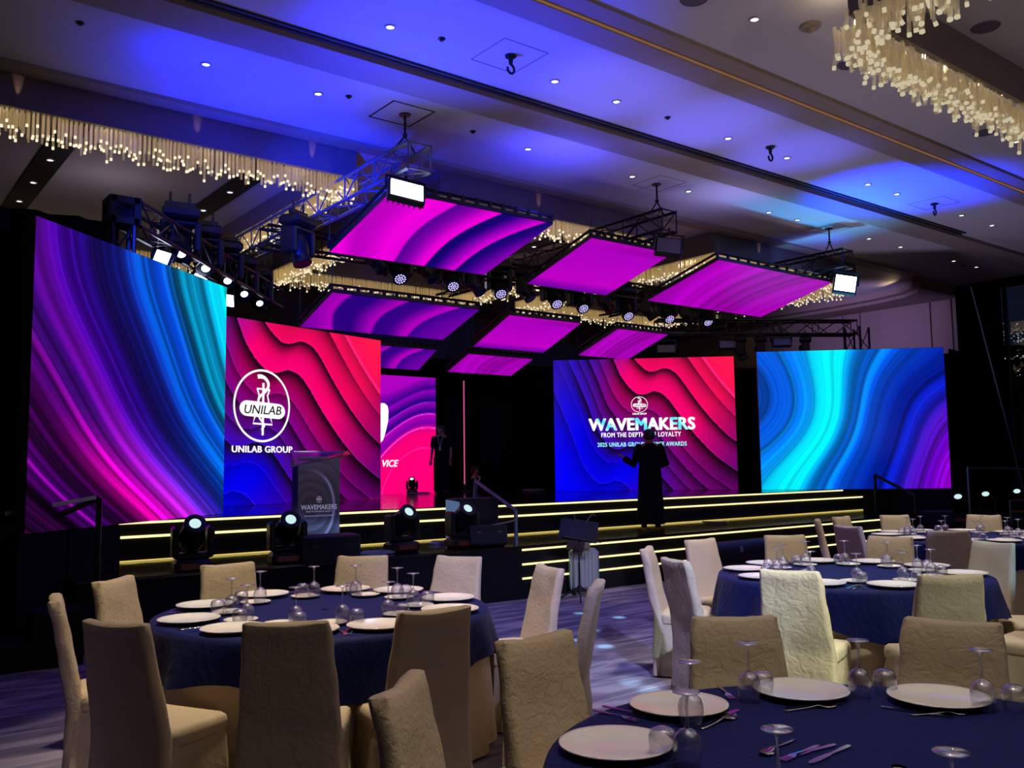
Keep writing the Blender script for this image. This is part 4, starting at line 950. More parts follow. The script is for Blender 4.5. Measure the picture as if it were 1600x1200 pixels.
# cables on the deck
def cable(label, pts, r=.008, m=RUBBER, cat='cable', name='stage_cable'):
    return tag(MB().path(pts, r, 5).obj(name, m), label, cat)
def coil(px, py, z, s, label, m=RUBBER):
    p = at_z(px, py, z); pts = [(p.x+s*(1+.25*math.sin(i*.9))*math.cos(i*.55), p.y+s*.6*(1+.2*math.cos(i*.7))*math.sin(i*.55), z+.01+.004*(i % 7)) for i in range(46)]
    return cable(label, pts, .008, m)
PALE = mat('pale_cable', (120, 125, 150), .5)
coil(588, 866, LS, .2, 'tangle of cable on the deck beside the low speaker', PALE)
coil(690, 850, LS, .16, 'loop of cable before the big black case', PALE)
coil(655, 772, US, .22, 'heap of cable on the upper deck by the pink screen', PALE)
coil(833, 767, US, .25, 'heap of cable on the upper deck beside the title screen', PALE)
pts = [at_z(1044+dx, y, LS+.005) for dx, y in ((14, 809), (22, 810), (32, 812), (46, 814), (64, 815), (90, 815))]
cable('thin cable trailing across the lower deck beside the dark figure', pts, .006, PALE)
# small light at the back screen
p = at_y(644, 770, 16.0); moving_head('small moving light on the deck before the pink screen', (p.x, 16.0, US), yawc, .7, .6)
# handrails
def rail(label, posts, top, m, r=.024, extra=None):
    t = thing('handrail', label, 'handrail', posts[0][0])
    o0 = Vector(posts[0][0])
    for a, b in posts: MB().tube(Vector(a)-o0, Vector(b)-o0, r, n=8).obj('post', m, t)
    for a, b in top: MB().tube(Vector(a)-o0, Vector(b)-o0, r, n=8).obj('top_rail', m, t)
    return t
a0 = at_y(155, 778, 9.0); b0 = at_y(145, 905, 9.0); c0 = at_y(-20, 852, 9.0-.02)
rail('dark handrail beside the left steps, ending in an upright post', [(Vector((a0.x, 9.0, LS)), a0)], [(a0, at_y(-25, 856, 8.98))], BLKM, .028)
a1 = at_y(78, 773, 9.75); rail('rear dark handrail of the left steps', [(Vector((a1.x, 9.75, .43)), a1)], [(a1, at_y(-25, 817, 9.72))], BLKM, .026)
tp_ = MB(); e0, e1 = at_y(150, 777, 8.95), at_y(8, 803, 8.95); tp_.box((e0+e1)/2, ((e1-e0).length, .012, .035), 0, Matrix.Rotation(math.atan2(-(e1.z-e0.z), e1.x-e0.x), 3, 'Y'))
tag(tp_.obj('barrier_tape', mat('pale_tape', (215, 210, 215), .5)), 'pale strip of tape stretched between the two left handrails', 'tape')
g0, g1 = at_y(743, 752, 10.15), at_y(806, 798, 9.15)
rail('blue lit slanting handrail at the middle stage steps', [(Vector((g0.x, 10.18, US)), g0), (Vector((g1.x, 9.15, LS)), g1)], [(g0, g1)], BLUEPIPE, .026)
g2, g3 = at_y(742, 827, 9.1), at_y(806, 813, 9.0)
rail('thin silver bar on a short post at the middle steps', [(Vector((at_y(782, 820, 9.05).x, 9.05, LS)), at_y(782, 820, 9.05))], [(g2, g3)], ALU, .012)
g4, g5 = at_y(1367, 742, 9.6), at_y(1430, 775, 8.85)
rail('black slanting handrail in front of the blue wave screen', [(Vector((g4.x, 9.6, LS)), g4), (Vector((g5.x, 8.85, .4)), g5)], [(g4, g5)], BLKM, .03)
g6, g7 = at_y(1512, 731, 8.0), at_y(1605, 733, 8.0-.0)
rail('grey level handrail below the night window', [(Vector((g6.x, 8.0, .42)), g6), (Vector((g7.x, 8.0, .42)), g7)], [(g6, g7)], ALU, .02)
g8, g9 = at_y(1578, 783, 7.6), at_y(1606, 781, 7.6)
rail('short grey rail by the picture edge on the side platform', [(Vector((g8.x, 7.6, .42)), g8), (Vector((g9.x, 7.6, .42)), g9)], [(g8, g9)], ALU, .02)
cable('long stay wire slanting down beside the night window', [at_y(1517, 448, 8.2), at_y(1580, 690, 8.0), at_y(1600, 770, 7.9)], .012, mat('stay_wire', (90, 92, 110), .5), 'wire', 'hanging_wire')
# music stand, suitcase, bench
ms = at_z(906, 938, 0); t = thing('music_stand', 'black music stand in front of the silver suitcase', 'music stand', (ms.x, ms.y, 0), yawc)
sm = 1/(FPX/(Vector((ms.x, ms.y, .5))-Vector((0, 0, CH))).dot(fw))
hgt = 95*sm
MB().tube((0, 0, .08), (0, 0, hgt*.62), .013).tube((0, 0, hgt*.6), (0, 0, hgt+.02), .009).obj('pole', BLKM, t)
for k in range(3):
    a = k*2.094+.5; MB().tube((0, 0, .16), (.27*math.cos(a), .27*math.sin(a), .01), .011).obj('leg', BLKM, t)
MB().lathe([(.001, .1), (.025, .1), (.025, .18), (.001, .18)], 10).obj('collar', BLKM, t)
dk = MB(); mt = Matrix.Rotation(R(-50), 3, 'X') @ Matrix.Rotation(R(8), 3, 'Y')
dk.box((-.0, -.02, hgt+.1), (.46, .012, .3), 0, Matrix.Rotation(R(-38), 3, 'X') @ Matrix.Rotation(R(10), 3, 'Y')); dk.obj('desk', BLKM, t)
MB().box((.03, -.11, hgt+.0), (.46, .06, .012), 0, Matrix.Rotation(R(10), 3, 'Y')).obj('ledge', BLKM, t)
MB().path([(.1, .0, hgt+.2), (.17, -.02, hgt+.3), (.2, -.05, hgt+.27)], .008).path([(-.03, .0, hgt+.2), (-.05, -.02, hgt+.29)], .007).obj('page_clip', ALU, t)
sc0 = at_z(918, 925, 0); sc0.x -= .16; sc0.y -= .12; t = thing('suitcase', 'silver ribbed hard shell suitcase standing behind the music stand', 'suitcase', (sc0.x, sc0.y, 0), yawc+.1)
w_, h_, d_ = 46*sm, 66*sm, .22
MB().rbox((0, 0, .06+h_/2), (w_, d_, h_), .04).obj('shell', SILVER, t)
for k in range(7):
    x = -w_/2*.78+w_*.78*k/6; MB().rbox((x, -d_/2-.002, .06+h_/2), (.022, .014, h_*.84), .005).obj('rib', SILVER, t)
for x in (-w_*.36, w_*.36):
    for y in (-.07, .07): MB().tube((x-.012, y, .03), (x+.012, y, .03), .028, n=10).obj('wheel', RUBBER, t)
MB().path([(-.07, .03, .06+h_), (-.07, .03, .06+h_+.13), (.07, .03, .06+h_+.13), (.07, .03, .06+h_)], .01).obj('handle', BLKM, t)
MB().box((-w_/2-.004, -.02, .05+h_*.5), (.008, .14, h_*.9)).obj('painted_lit_side', mat('pale_side', (140, 175, 190), .4), t)  # pale slab paints the light falling on this side of the shell
bg = thing('garment_bag', 'crumpled grey cloth over the suitcase handle', 'cloth', (sc0.x-.1, sc0.y-.0, .06+h_), yawc)
mb = MB(); rings = []
for k, (rr, z) in enumerate(((.02, .16), (.07, .15), (.1, .09), (.11, .0), (.09, -.015))):
    rings.append([(rr*1.3*math.cos(a)*(1+.18*math.sin(3*a+k)), rr*.7*math.sin(a)*(1+.15*math.cos(4*a)), z+.01) for a in [i*2*math.pi/18 for i in range(18)]])
mb.loft(rings[::-1]); mb.obj('cloth', mat('grey_cloth', (120, 110, 105), .8, bump=(14, .6)), bg, smooth='all')
for z0_, l in ((.6, ''),): pass
# long black cylinder bag with a white mark in front of the light lines
b0_, b1_ = at_y(1128, 862, 8.25), at_y(1200, 858, 8.25)
bt = thing('stage_bolster', 'long black rounded bench with a small white mark before the light lines', 'bench', (b0_.x-.3, 8.25, 0))
mb = MB(); Lb = b1_.x-b0_.x+1.0
prof = [(.19*math.cos(a), .19*math.sin(a)) for a in [i*2*math.pi/20 for i in range(20)]]
mb.loft([[(x_, yy*1.0, .36+zz*.9) for yy, zz in prof] for x_ in (0, .02, Lb-.02, Lb)]); mb.obj('cushion', BLK, bt, smooth=True)
for x_ in (.12, Lb-.12): MB().box((x_, 0, .1), (.06, .28, .2)).obj('leg', BLKM, bt)
me = fit_text(text_mesh('B', 1, .03, 0, .3), .075, .085); me.materials.append(TXT if False else mat('pale_mark', (190, 190, 200), .5))
mk = at_y(1158, 853, 8.06); o = link('mark', me, bt, (mk.x-(b0_.x-.3), -.196, .43)); o.rotation_euler = (R(72), 0, R(-8))

# ------------------------------------------------------------------ people
def body(name, J, E_, Rd, extra=None, root='pelvis'):
    names = list(J); me = bpy.data.meshes.new(name); me.from_pydata([J[k] for k in names], [(names.index(a), names.index(b)) for a, b in E_], [])
    o = bpy.data.objects.new(name, me); COL.objects.link(o)
    sk = o.modifiers.new('skin', 'SKIN'); ss = o.modifiers.new('sub', 'SUBSURF'); ss.levels = 2; ss.render_levels = 2
    for i, k in enumerate(names):
        v = me.skin_vertices[0].data[i]; r_ = Rd[k]; v.radius = (r_, r_) if not isinstance(r_, tuple) else r_; v.use_root = (k == root)
    dg = bpy.context.evaluated_depsgraph_get(); dg.update(); m2 = bpy.data.meshes.new_from_object(o.evaluated_get(dg))
    bpy.data.objects.remove(o); m2.name = name; m2.shade_smooth(); m2.materials.clear(); return m2
def person(label, loc, yaw, height, larm, rarm, legs=True, long_coat=False, collar=None, lanyard=False, sleeves='short'):
    """figure facing +y; larm and rarm are elbow, wrist positions for a 1.65 m body"""
    t = thing('person', label, 'person', loc, yaw); t.scale = (height/1.65,)*3
    J = dict(pelvis=(0, 0, .88), waist=(0, .01, 1.02), chest=(0, .0, 1.22), neckb=(0, -.01, 1.37), neck=(0, 0, 1.44), head=(0, .02, 1.53), crown=(0, .0, 1.60),
             hipl=(-.09, 0, .84), kneel=(-.10, .02, .46), ankl=(-.10, -.02, .09), toel=(-.11, .13, .035),
             hipr=(.09, 0, .84), kneer=(.10, .02, .46), ankr=(.10, -.02, .09), toer=(.12, .13, .035),
             shl=(-.17, -.01, 1.33), ell=larm[0], wrl=larm[1], shr=(.17, -.01, 1.33), elr=rarm[0], wrr=rarm[1])
    def ext(a, b, k): return tuple(b[i]+(b[i]-a[i])/math.dist(a, b)*k for i in range(3))
    J['palml'] = ext(larm[0], larm[1], .07); J['palmr'] = ext(rarm[0], rarm[1], .07)
    E_ = [('pelvis', 'waist'), ('waist', 'chest'), ('chest', 'neckb'), ('neckb', 'neck'), ('neck', 'head'), ('head', 'crown'),
          ('pelvis', 'hipl'), ('hipl', 'kneel'), ('kneel', 'ankl'), ('ankl', 'toel'), ('pelvis', 'hipr'), ('hipr', 'kneer'), ('kneer', 'ankr'), ('ankr', 'toer'),
          ('neckb', 'shl'), ('shl', 'ell'), ('ell', 'wrl'), ('wrl', 'palml'), ('neckb', 'shr'), ('shr', 'elr'), ('elr', 'wrr'), ('wrr', 'palmr')]
    Rd = dict(pelvis=(.15, .11), waist=(.125, .095), chest=(.15, .105), neckb=(.08, .07), neck=.05, head=(.078, .095), crown=(.06, .07), hipl=.088, kneel=.058, ankl=.038, toel=.03, hipr=.088, kneer=.058, ankr=.038, toer=.03,
              shl=.058, ell=.04, wrl=.028, palml=(.038, .018), shr=.058, elr=.04, wrr=.028, palmr=(.038, .018))
    me = body('body', J, E_, Rd)
    # fingers, nose and ears join the body's mesh
    mb = MB()
    for a, b in ((J['wrl'], J['palml']), (J['wrr'], J['palmr'])):
        d = (Vector(b)-Vector(a)).normalized(); s_ = d.cross(Vector((0, 0, 1))); s_ = s_.normalized() if s_.length > .2 else Vector((0, 1, 0))
        for k, L in ((-1.5, .06), (-.5, .075), (.5, .08), (1.5, .07)):
            p0 = Vector(b)+s_*(k*.017); p1 = p0+d*L*.55; p2 = p1+d*L*.4+Vector((0, .02, -.012)); mb.tube(p0, p1, .0095, .009, 6); mb.tube(p1, p2, .009, .007, 6)
        p0 = Vector(a)+d*.025+s_*.03; mb.tube(p0, p0+d*.04+s_*.03, .011, .009, 6)
    mb.lathe([(.004, .022), (.012, 0), (.016, -.02)], 6, (0, .105, 1.525))
    for sx in (-1, 1):
        mb.lathe([(.001, .02), (.014, .01), (.012, -.015), (.001, -.022)], 6, (sx*.082, .0, 1.525)); mb.lathe([(.001, .006), (.008, 0), (.001, -.006)], 6, (sx*.032, .096, 1.545))
    mb.box((0, .098, 1.483), (.045, .012, .01))
    m2 = mb.mesh('features', None); bmx = bmesh.new(); bmx.from_mesh(me); bmx.from_mesh(m2); bmx.to_mesh(me); bmx.free(); me.shade_smooth(); me.materials.append(SKIN)
    link('body', me, t)
    def ringz(z, rx, ry, cx=0, cy=0, n=20, wob=0): return [(cx+rx*math.cos(a)*(1+wob*math.sin(5*a)), cy+ry*math.sin(a)*(1+wob*math.cos(4*a)), z) for a in [i*2*math.pi/n for i in range(n)]]
    MB().loft([ringz(1.47, .075, .05, 0, -.045), ringz(1.5, .092, .085, 0, -.03), ringz(1.55, .098, .1, 0, -.02), ringz(1.6, .092, .098, 0, -.01), ringz(1.635, .062, .07, 0, -.005), ringz(1.65, .02, .025, 0, 0)]).obj('hair', HAIR, t, smooth='all')
    if long_coat:
        rings = [ringz(.07, .235, .2, .0, .0, 28, .07), ringz(.25, .225, .19, 0, 0, 28, .06), ringz(.55, .205, .17, 0, 0, 28, .04), ringz(.86, .195, .155, 0, 0, 28, .02), ringz(1.02, .18, .14, 0, 0, 28), ringz(1.22, .195, .14, 0, 0, 28), ringz(1.32, .20, .115, 0, 0, 28), ringz(1.375, .13, .085, 0, -.01, 28), ringz(1.41, .07, .062, 0, -.01, 28)]
        MB().loft(rings, False).obj('coat', DARKCLOTH, t, smooth='all')
    else:
        MB().loft([ringz(.84, .175, .135, 0, 0, 24, .02), ringz(1.02, .165, .13, 0, 0, 24), ringz(1.22, .185, .135, 0, 0, 24), ringz(1.32, .195, .11, 0, 0, 24), ringz(1.375, .12, .08, 0, -.01, 24), ringz(1.405, .066, .06, 0, -.01, 24)], False).obj('shirt', DARKCLOTH, t, smooth='all')
        for sx in (-1, 1):
            MB().loft([ringz(.06, .085, .085, sx*.105, -.005), ringz(.46, .09, .09, sx*.1, .01), ringz(.86, .105, .13, sx*.085, 0)], False).obj('trouser_leg', DARKCLOTH, t, smooth='all')
    for sx, arm in ((-1, larm), (1, rarm)):
        sh = Vector((sx*.165, -.01, 1.34)); el, wr = Vector(arm[0]), Vector(arm[1]); sl_ = MB()
        def ringv(p, d, r_):
            q = d.to_track_quat('Z', 'X').to_matrix(); return [p+q @ Vector((r_*math.cos(i*2*math.pi/14), r_*math.sin(i*2*math.pi/14), 0)) for i in range(14)]
        d1 = (el-sh).normalized(); d2 = (wr-el).normalized()
        if sleeves == 'long': rg = [ringv(sh-d1*.05, d1, .05), ringv(sh, d1, .078), ringv(sh.lerp(el, .6), d1, .068), ringv(el, (d1+d2).normalized(), .066), ringv(el.lerp(wr, .5), d2, .058), ringv(wr, d2, .056)]
        else: rg = [ringv(sh-d1*.05, d1, .05), ringv(sh, d1, .078), ringv(sh.lerp(el, .8), d1, .072)]
        sl_.loft([[tuple(v_) for v_ in r_] for r_ in rg], False); sl_.obj('sleeve', DARKCLOTH, t, smooth='all')
    for sx in (-1, 1): MB().loft([ringz(.012, .045, .13, sx*.115, .05), ringz(.05, .045, .125, sx*.115, .045), ringz(.1, .04, .06, sx*.11, -.01)]).obj('shoe', BLK, t, smooth='all')
    if lanyard:
        MB().path([(-.07, .08, 1.40), (-.03, .145, 1.25), (.0, .15, 1.12)], .007, 4).path([(.07, .08, 1.40), (.03, .145, 1.25), (.0, .15, 1.12)], .007, 4).obj('lanyard', WCLOTH, t)
        MB().box((0, .155, 1.08), (.055, .006, .085)).obj('badge', WCLOTH, t)
    if collar:
        MB().path([(-.085, .03, 1.41), (-.06, .1, 1.36), (0, .135, 1.28), (.06, .1, 1.36), (.085, .03, 1.41)], .017, 6).obj('collar', WCLOTH, t)
    return t
cp = at_z(1018, 825, LS)
person('person in a long black coat seen from behind, left forearm raised', (cp.x, cp.y, LS), yawc+.0, 1.525, ((-.27, .04, 1.06), (-.40, .14, 1.16)), ((.27, .03, 1.07), (.19, .24, 1.03)), long_coat=True, sleeves='long')
cp = at_z(690, 771, US)
person('person in black standing at the back with a pale lanyard', (cp.x, cp.y, US), yawc+math.pi-.15, 1.40, ((-.23, -.02, 1.06), (-.24, .06, .82)), ((.23, -.02, 1.06), (.24, .06, .82)), lanyard=True)
cp = at_y(743, 770, 16.75)
person('person with a pale collar standing behind the stage, head and chest showing', (cp.x, 16.75, 0), yawc+math.pi+.5, at_y(743, 728, 16.75).z, ((-.23, .02, 1.06), (-.2, .2, .95)), ((.23, .02, 1.06), (.2, .2, .95)), collar=True)

# ================================================================== TABLES
TZ = .78; TR = .953
TABLES = dict(L=(2.42, 4.95, 'the left table', 1), N=(2.36, 1.36, 'the nearest table', 2), M=(6.14, 3.84, 'the middle right table', 3), F=(9.99, 4.88, 'the far right table', 4))
HOURS = ['twelve', 'one', 'two', 'three', 'four', 'five', 'six', 'seven', 'eight', 'nine', 'ten', 'eleven']
def hour(tb, bearing):
    x, y = TABLES[tb][:2]; a = math.degrees(math.atan2(x, y)); return HOURS[int(round((bearing-a)/30.)) % 12]
def cloth_ring(r, z, amp, ph, n=96, sq=0):
    out = []
    for i in range(n):
        a = 2*math.pi*i/n; rr = r+amp*(math.sin(9*a+ph)*.6+math.sin(14*a+2*ph)*.4+.5*math.sin(23*a+ph*3)); out.append((rr*math.cos(a), rr*math.sin(a), z))
    return out
for key, (tx, ty, tn, sd) in TABLES.items():
    look = {'L': 'round banquet table under navy cloth nearest the stage steps', 'N': 'round banquet table close to the camera with large plates', 'M': 'round banquet table with a beam lit chair beside it', 'F': 'round banquet table farthest off, below the dark windows'}[key]
    t = thing('banquet_table', look, 'table', (tx, ty, 0))
    MB().lathe([(.001, TZ-.04), (TR-.02, TZ-.04), (TR-.02, TZ-.008), (.001, TZ-.008)], 48).obj('table_top', UNDER, t)
    for k in range(4):
        a = .7+k*1.57; MB().tube((.5*math.cos(a), .5*math.sin(a), 0), (.5*math.cos(a), .5*math.sin(a), TZ-.04), .02).obj('leg', BLKM, t)
    MB().loft([cloth_ring(TR+.02, .015, .035, sd), cloth_ring(TR+.005, .3, .025, sd), cloth_ring(TR-.012, TZ-.05, .004, sd)], False).obj('skirt', UNDER, t, smooth='all')
    rings = [cloth_ring(TR*k, TZ, 0, 0) for k in (.02, .5, .97)]+[cloth_ring(TR+.006, TZ-.006, .0, 0), cloth_ring(TR+.016, TZ-.03, .002, sd)]
    for q, hang in ((.3, 1), (.65, 1), (1, 1)):
        rg = []
        for i, p in enumerate(cloth_ring(TR+.02+.045*q, 0, .028*q, sd*1.3)):
            a = 2*math.pi*i/96; rg.append((p[0], p[1], TZ-.03-q*(.235+.05*math.cos(4*a+sd)+.012*math.sin(11*a+sd))))
        rings.append(rg)
    o = MB().loft(rings, False).obj('tablecloth', NAVY, None, 'all', (tx, ty, 0))
    tag(o, {'L': 'navy cloth draped over the left table', 'N': 'navy cloth on the nearest table, mostly cut off by the picture edge', 'M': 'navy cloth draped over the middle right table', 'F': 'navy cloth draped over the far right table'}[key], 'tablecloth', 'navy tablecloths')

# chairs
def rrect(cx, cy, w_, d_, r_, z, n=6, wob=None):
    pts = []
    for (sx, sy, a0) in ((1, 1, 0), (-1, 1, 90), (-1, -1, 180), (1, -1, 270)):
        for i in range(n+1):
            a = R(a0+90*i/n); pts.append((cx+sx*(w_/2-r_)+r_*math.cos(a), cy+sy*(d_/2-r_)+r_*math.sin(a)))
    # denser straight runs for the crumpled cloth
    out = []; m = len(pts)
    for i in range(m):
        a, b = pts[i], pts[(i+1) % m]; out.append(a)
        if math.dist(a, b) > .08:
            k = 6
            for j in range(1, k): out.append((a[0]+(b[0]-a[0])*j/k, a[1]+(b[1]-a[1])*j/k))
    return [(x, y, z) for x, y in out]
def crumple(mb, amp, seed, fz=9):
    out = []
    for p in mb.v:
        q = Vector(p)*fz+Vector((seed*7.1, seed*3.3, 0)); out.append((p[0]+amp*mnoise.noise(q), p[1]+amp*mnoise.noise(q+Vector((31, 5, 9))), p[2]+amp*.4*mnoise.noise(q+Vector((3, 55, 2)))))
    mb.v = out; return mb
CH_H, SEAT = .945, .46
def chair_proto(k, m, amp):
    # the chair faces +y (towards the table); its back is at -y
    parts = {}
    mb = MB(); rg = []
    for i in range(21):
        z = .012+(CH_H-.012)*i/20; f = max(0, (z-.43)/(CH_H-.43)); g = max(0, (.43-z)/.42)
        lean = -.215-.105*f-.012*g; w_ = .452-.075*f+.035*g; th = .075-.015*f; r_ = .028
        rg.append(rrect(0, lean, w_, th, min(r_, th*.45), z))
    for dz, sh in ((.008, .012), (.014, .03), (.016, .05)): rg.append(rrect(0, -.32, .375-sh, max(.012, .06-sh*.9), .005+.002, CH_H+dz-.004))
    mb.loft(rg); top = []
    mb.v = [(x, y, z-(.016*(1-min(1, (x/.19)**2)) if z > CH_H-.09 else 0)*min(1, max(0, (z-CH_H+.09)/.08))) for x, y, z in mb.v]
    parts['backrest_cover'] = crumple(mb, amp, k).mesh('backrest_cover', m, 'all')
    mb = MB(); rg = []
    for z, ins in ((.395, 0), (.41, 0), (.44, -.004), (.462, .006), (.474, .03), (.478, .07)): rg.append(rrect(0, -.02, .45-ins, .36-ins, .04, z))
    mb.loft(rg); parts['seat_cover'] = crumple(mb, amp*.8, k+5, 6).mesh('seat_cover', m, 'all')
    mb = MB(); rg = []
    for i in range(9):
        f = i/8; z = .012+.40*f; w_ = .51-.065*f; d_ = .42-.05*f
        base = rrect(0, -.035-.01*(1-f), w_, d_, .035, z); n = len(base)
        rg.append([(x+.016*(1-f)*math.sin(j*1.25+k), y+.016*(1-f)*math.cos(j*1.1+2*k), zz) for j, (x, y, zz) in enumerate(base)])
    mb.loft(rg, False); parts['skirt'] = crumple(mb, amp*1.1, k+9, 7).mesh('skirt', m, 'all')
    lg = []
    for x in (-.19, .19):
        for y in (-.2, .12): lg.append(MB().tube((x, y, 0), (x, y, .4), .016, n=6).mesh('leg', BLKM))
    return parts, lg
PROTO = [chair_proto(1, BEIGE[0], .006), chair_proto(2, BEIGE[1], .010), chair_proto(3, BEIGE[2], .012)]
CHAIRS = [  # table, bearing, distance, kind, what sets it apart
    ('L', -118, 1.50, 0, 'with a smooth shadowed back'), ('L', -76, 1.40, 1, 'seen from its side'), ('L', -43, 1.34, 1, 'before the black stage front'), ('L', -4, 1.34, 1, 'beside the upturned glasses'),
    ('L', 37, 1.45, 1, 'just below the low speaker'), ('L', 66, 1.50, 1, 'below the monitor case'), ('L', 104, 1.45, 1, 'leaning towards the suitcase'), ('L', 138, 1.58, 1, 'seen edge on beside the carpet'), ('L', -176, 1.34, 0, 'hiding a plate behind its back'), ('L', -148, 1.42, 2, 'with faint creases across its back'),
    ('N', -5, 1.39, 1, 'with a crinkled back'), ('N', -40, 1.40, 1, 'cut off by the picture bottom'), ('N', 34, 1.41, 2, 'behind the second large plate'), ('N', 69, 1.46, 2, 'behind the fourth large plate'),
    ('M', -34, 1.50, 2, 'thin in side view'), ('M', -71, 1.44, 2, 'pale and close to the aisle'), ('M', 2, 1.46, 0, 'before the black bench'), ('M', 37, 1.50, 0, 'before the light lines'), ('M', 71, 1.46, 2, 'facing the camera between two tables'), ('M', 106, 1.45, 0, 'tinted pale blue'),
    ('M', -108, 1.43, 2, 'brightly lit and creased'), ('M', -143, 1.50, 2, 'with a short grey back'), ('M', 142, 1.5, 0, 'at the picture edge'), ('M', 178, 1.5, 0, 'hidden at the picture edge'),
    ('F', 28, 1.25, 0, 'before the dark stage end'), ('F', 75, 1.30, 0, 'below the side platform'), ('F', -3, 1.40, 0, 'against the light lines'), ('F', -31, 1.48, 0, 'narrow before the light lines'), ('F', -74, 1.55, 0, 'tinted violet'), ('F', -112, 1.60, 2, 'warm lit with a tall back'), ('F', 140, 1.45, 0, 'beyond the picture edge')]
for tb, be, di, kd, extra in CHAIRS:
    tx, ty = TABLES[tb][:2]; a = R(be); x, y = tx+math.sin(a)*(di-.30), ty+math.cos(a)*(di-.30)
    # distance is measured to the top of the backrest, which leans out by about 0.3
    c = thing('banquet_chair', 'covered chair %s, at %s o\'clock of %s' % (extra, hour(tb, be), TABLES[tb][2]), 'chair', (x, y, 0), math.pi-a+rng.uniform(-.04, .04), 'covered banquet chairs')
    parts, lg = PROTO[kd]
    for nme, me in parts.items(): link(nme, me, c)
    for me in lg: link('leg', me, c)

# tableware
n_ = 40
plate_big = MB().lathe([(.001, .006), (.085, .006), (.105, .010), (.155, .022), (.165, .025), (.166, .021), (.152, .015), (.10, .002), (.09, 0), (.001, 0)], n_).mesh('charger_plate', CHINA, 'all')
plate_small = MB().lathe([(.001, .005), (.055, .005), (.068, .009), (.09, .017), (.093, .016), (.085, .010), (.06, .001), (.001, 0)], 32).mesh('bread_plate', CHINA, 'all')
gm = {}
def glass_mesh(gmat):
    bowl = MB().lathe([(.031, 0), (.036, .02), (.0405, .045), (.040, .062), (.034, .082), (.022, .095), (.008, .101)], 28).mesh('bowl', gmat, 'all')
    stem = MB().lathe([(.008, .101), (.005, .112), (.0038, .14), (.004, .17), (.007, .186), (.012, .191)], 14).mesh('stem', gmat, 'all')
    foot = MB().lathe([(.012, .191), (.03, .1945), (.038, .196), (.038, .198), (.001, .199)], 28).mesh('foot', gmat, 'all')
    return bowl, stem, foot
WG = glass_mesh(GLASS2)
TUM = MB().lathe([(.033, 0), (.037, .02), (.0405, .045), (.040, .06), (.033, .076), (.018, .083), (.001, .084)], 28).mesh('stemless_glass', GLASS2, 'all')
def flat_tool(profile, handle_th, name):
    mb = MB(); n = len(profile)
    vs = []
    for s_, w_, z in profile: vs += [(-w_, s_, z), (w_, s_, z), (w_, s_, z+handle_th), (-w_, s_, z+handle_th)]
    fs = []
    for i in range(n-1):
        for k in range(4): j = (k+1) % 4; fs.append((i*4+k, i*4+j, (i+1)*4+j, (i+1)*4+k))
    fs += [(3, 2, 1, 0), tuple((n-1)*4+k for k in range(4))]
    mb.add(vs, fs); return mb
KNIFE = flat_tool([(-.11, .006, .001), (-.09, .0085, .001), (-.02, .006, .001), (0, .005, .001), (.015, .009, .001), (.07, .011, .001), (.1, .009, .001), (.118, .002, .001)], .0035, 'knife').mesh('table_knife', STEEL, False)
SPOON = flat_tool([(-.1, .006, .001), (-.08, .008, .001), (-.01, .004, .003), (.03, .004, .008), (.04, .012, .006), (.055, .020, .002), (.075, .022, .001), (.092, .016, .003), (.102, .005, .008)], .003, 'spoon').mesh('table_spoon', STEEL, 'all')
fk = flat_tool([(-.1, .006, .001), (-.08, .008, .001), (-.01, .004, .003), (.03, .004, .006), (.042, .011, .004), (.055, .013, .002)], .003, 'fork')
for x in (-.0105, -.0035, .0035, .0105): fk.box((x, .077, .0045), (.004, .045, .0028))
FORK = fk.mesh('table_fork', STEEL, False)
ZT_ = TZ+.001
SET = {'L': [-118, -82, -43, -6, 36, 66, 104, 140, -176, -148], 'N': [-40, -3, 35, 70, 106, 142, 178, -76, -112, -148], 'M': [-34, -71, 2, 37, 71, 106, 142, 178, -143, -108], 'F': [-3, 28, 66, 104, 140, 178, -146, -112, -76, -38]}
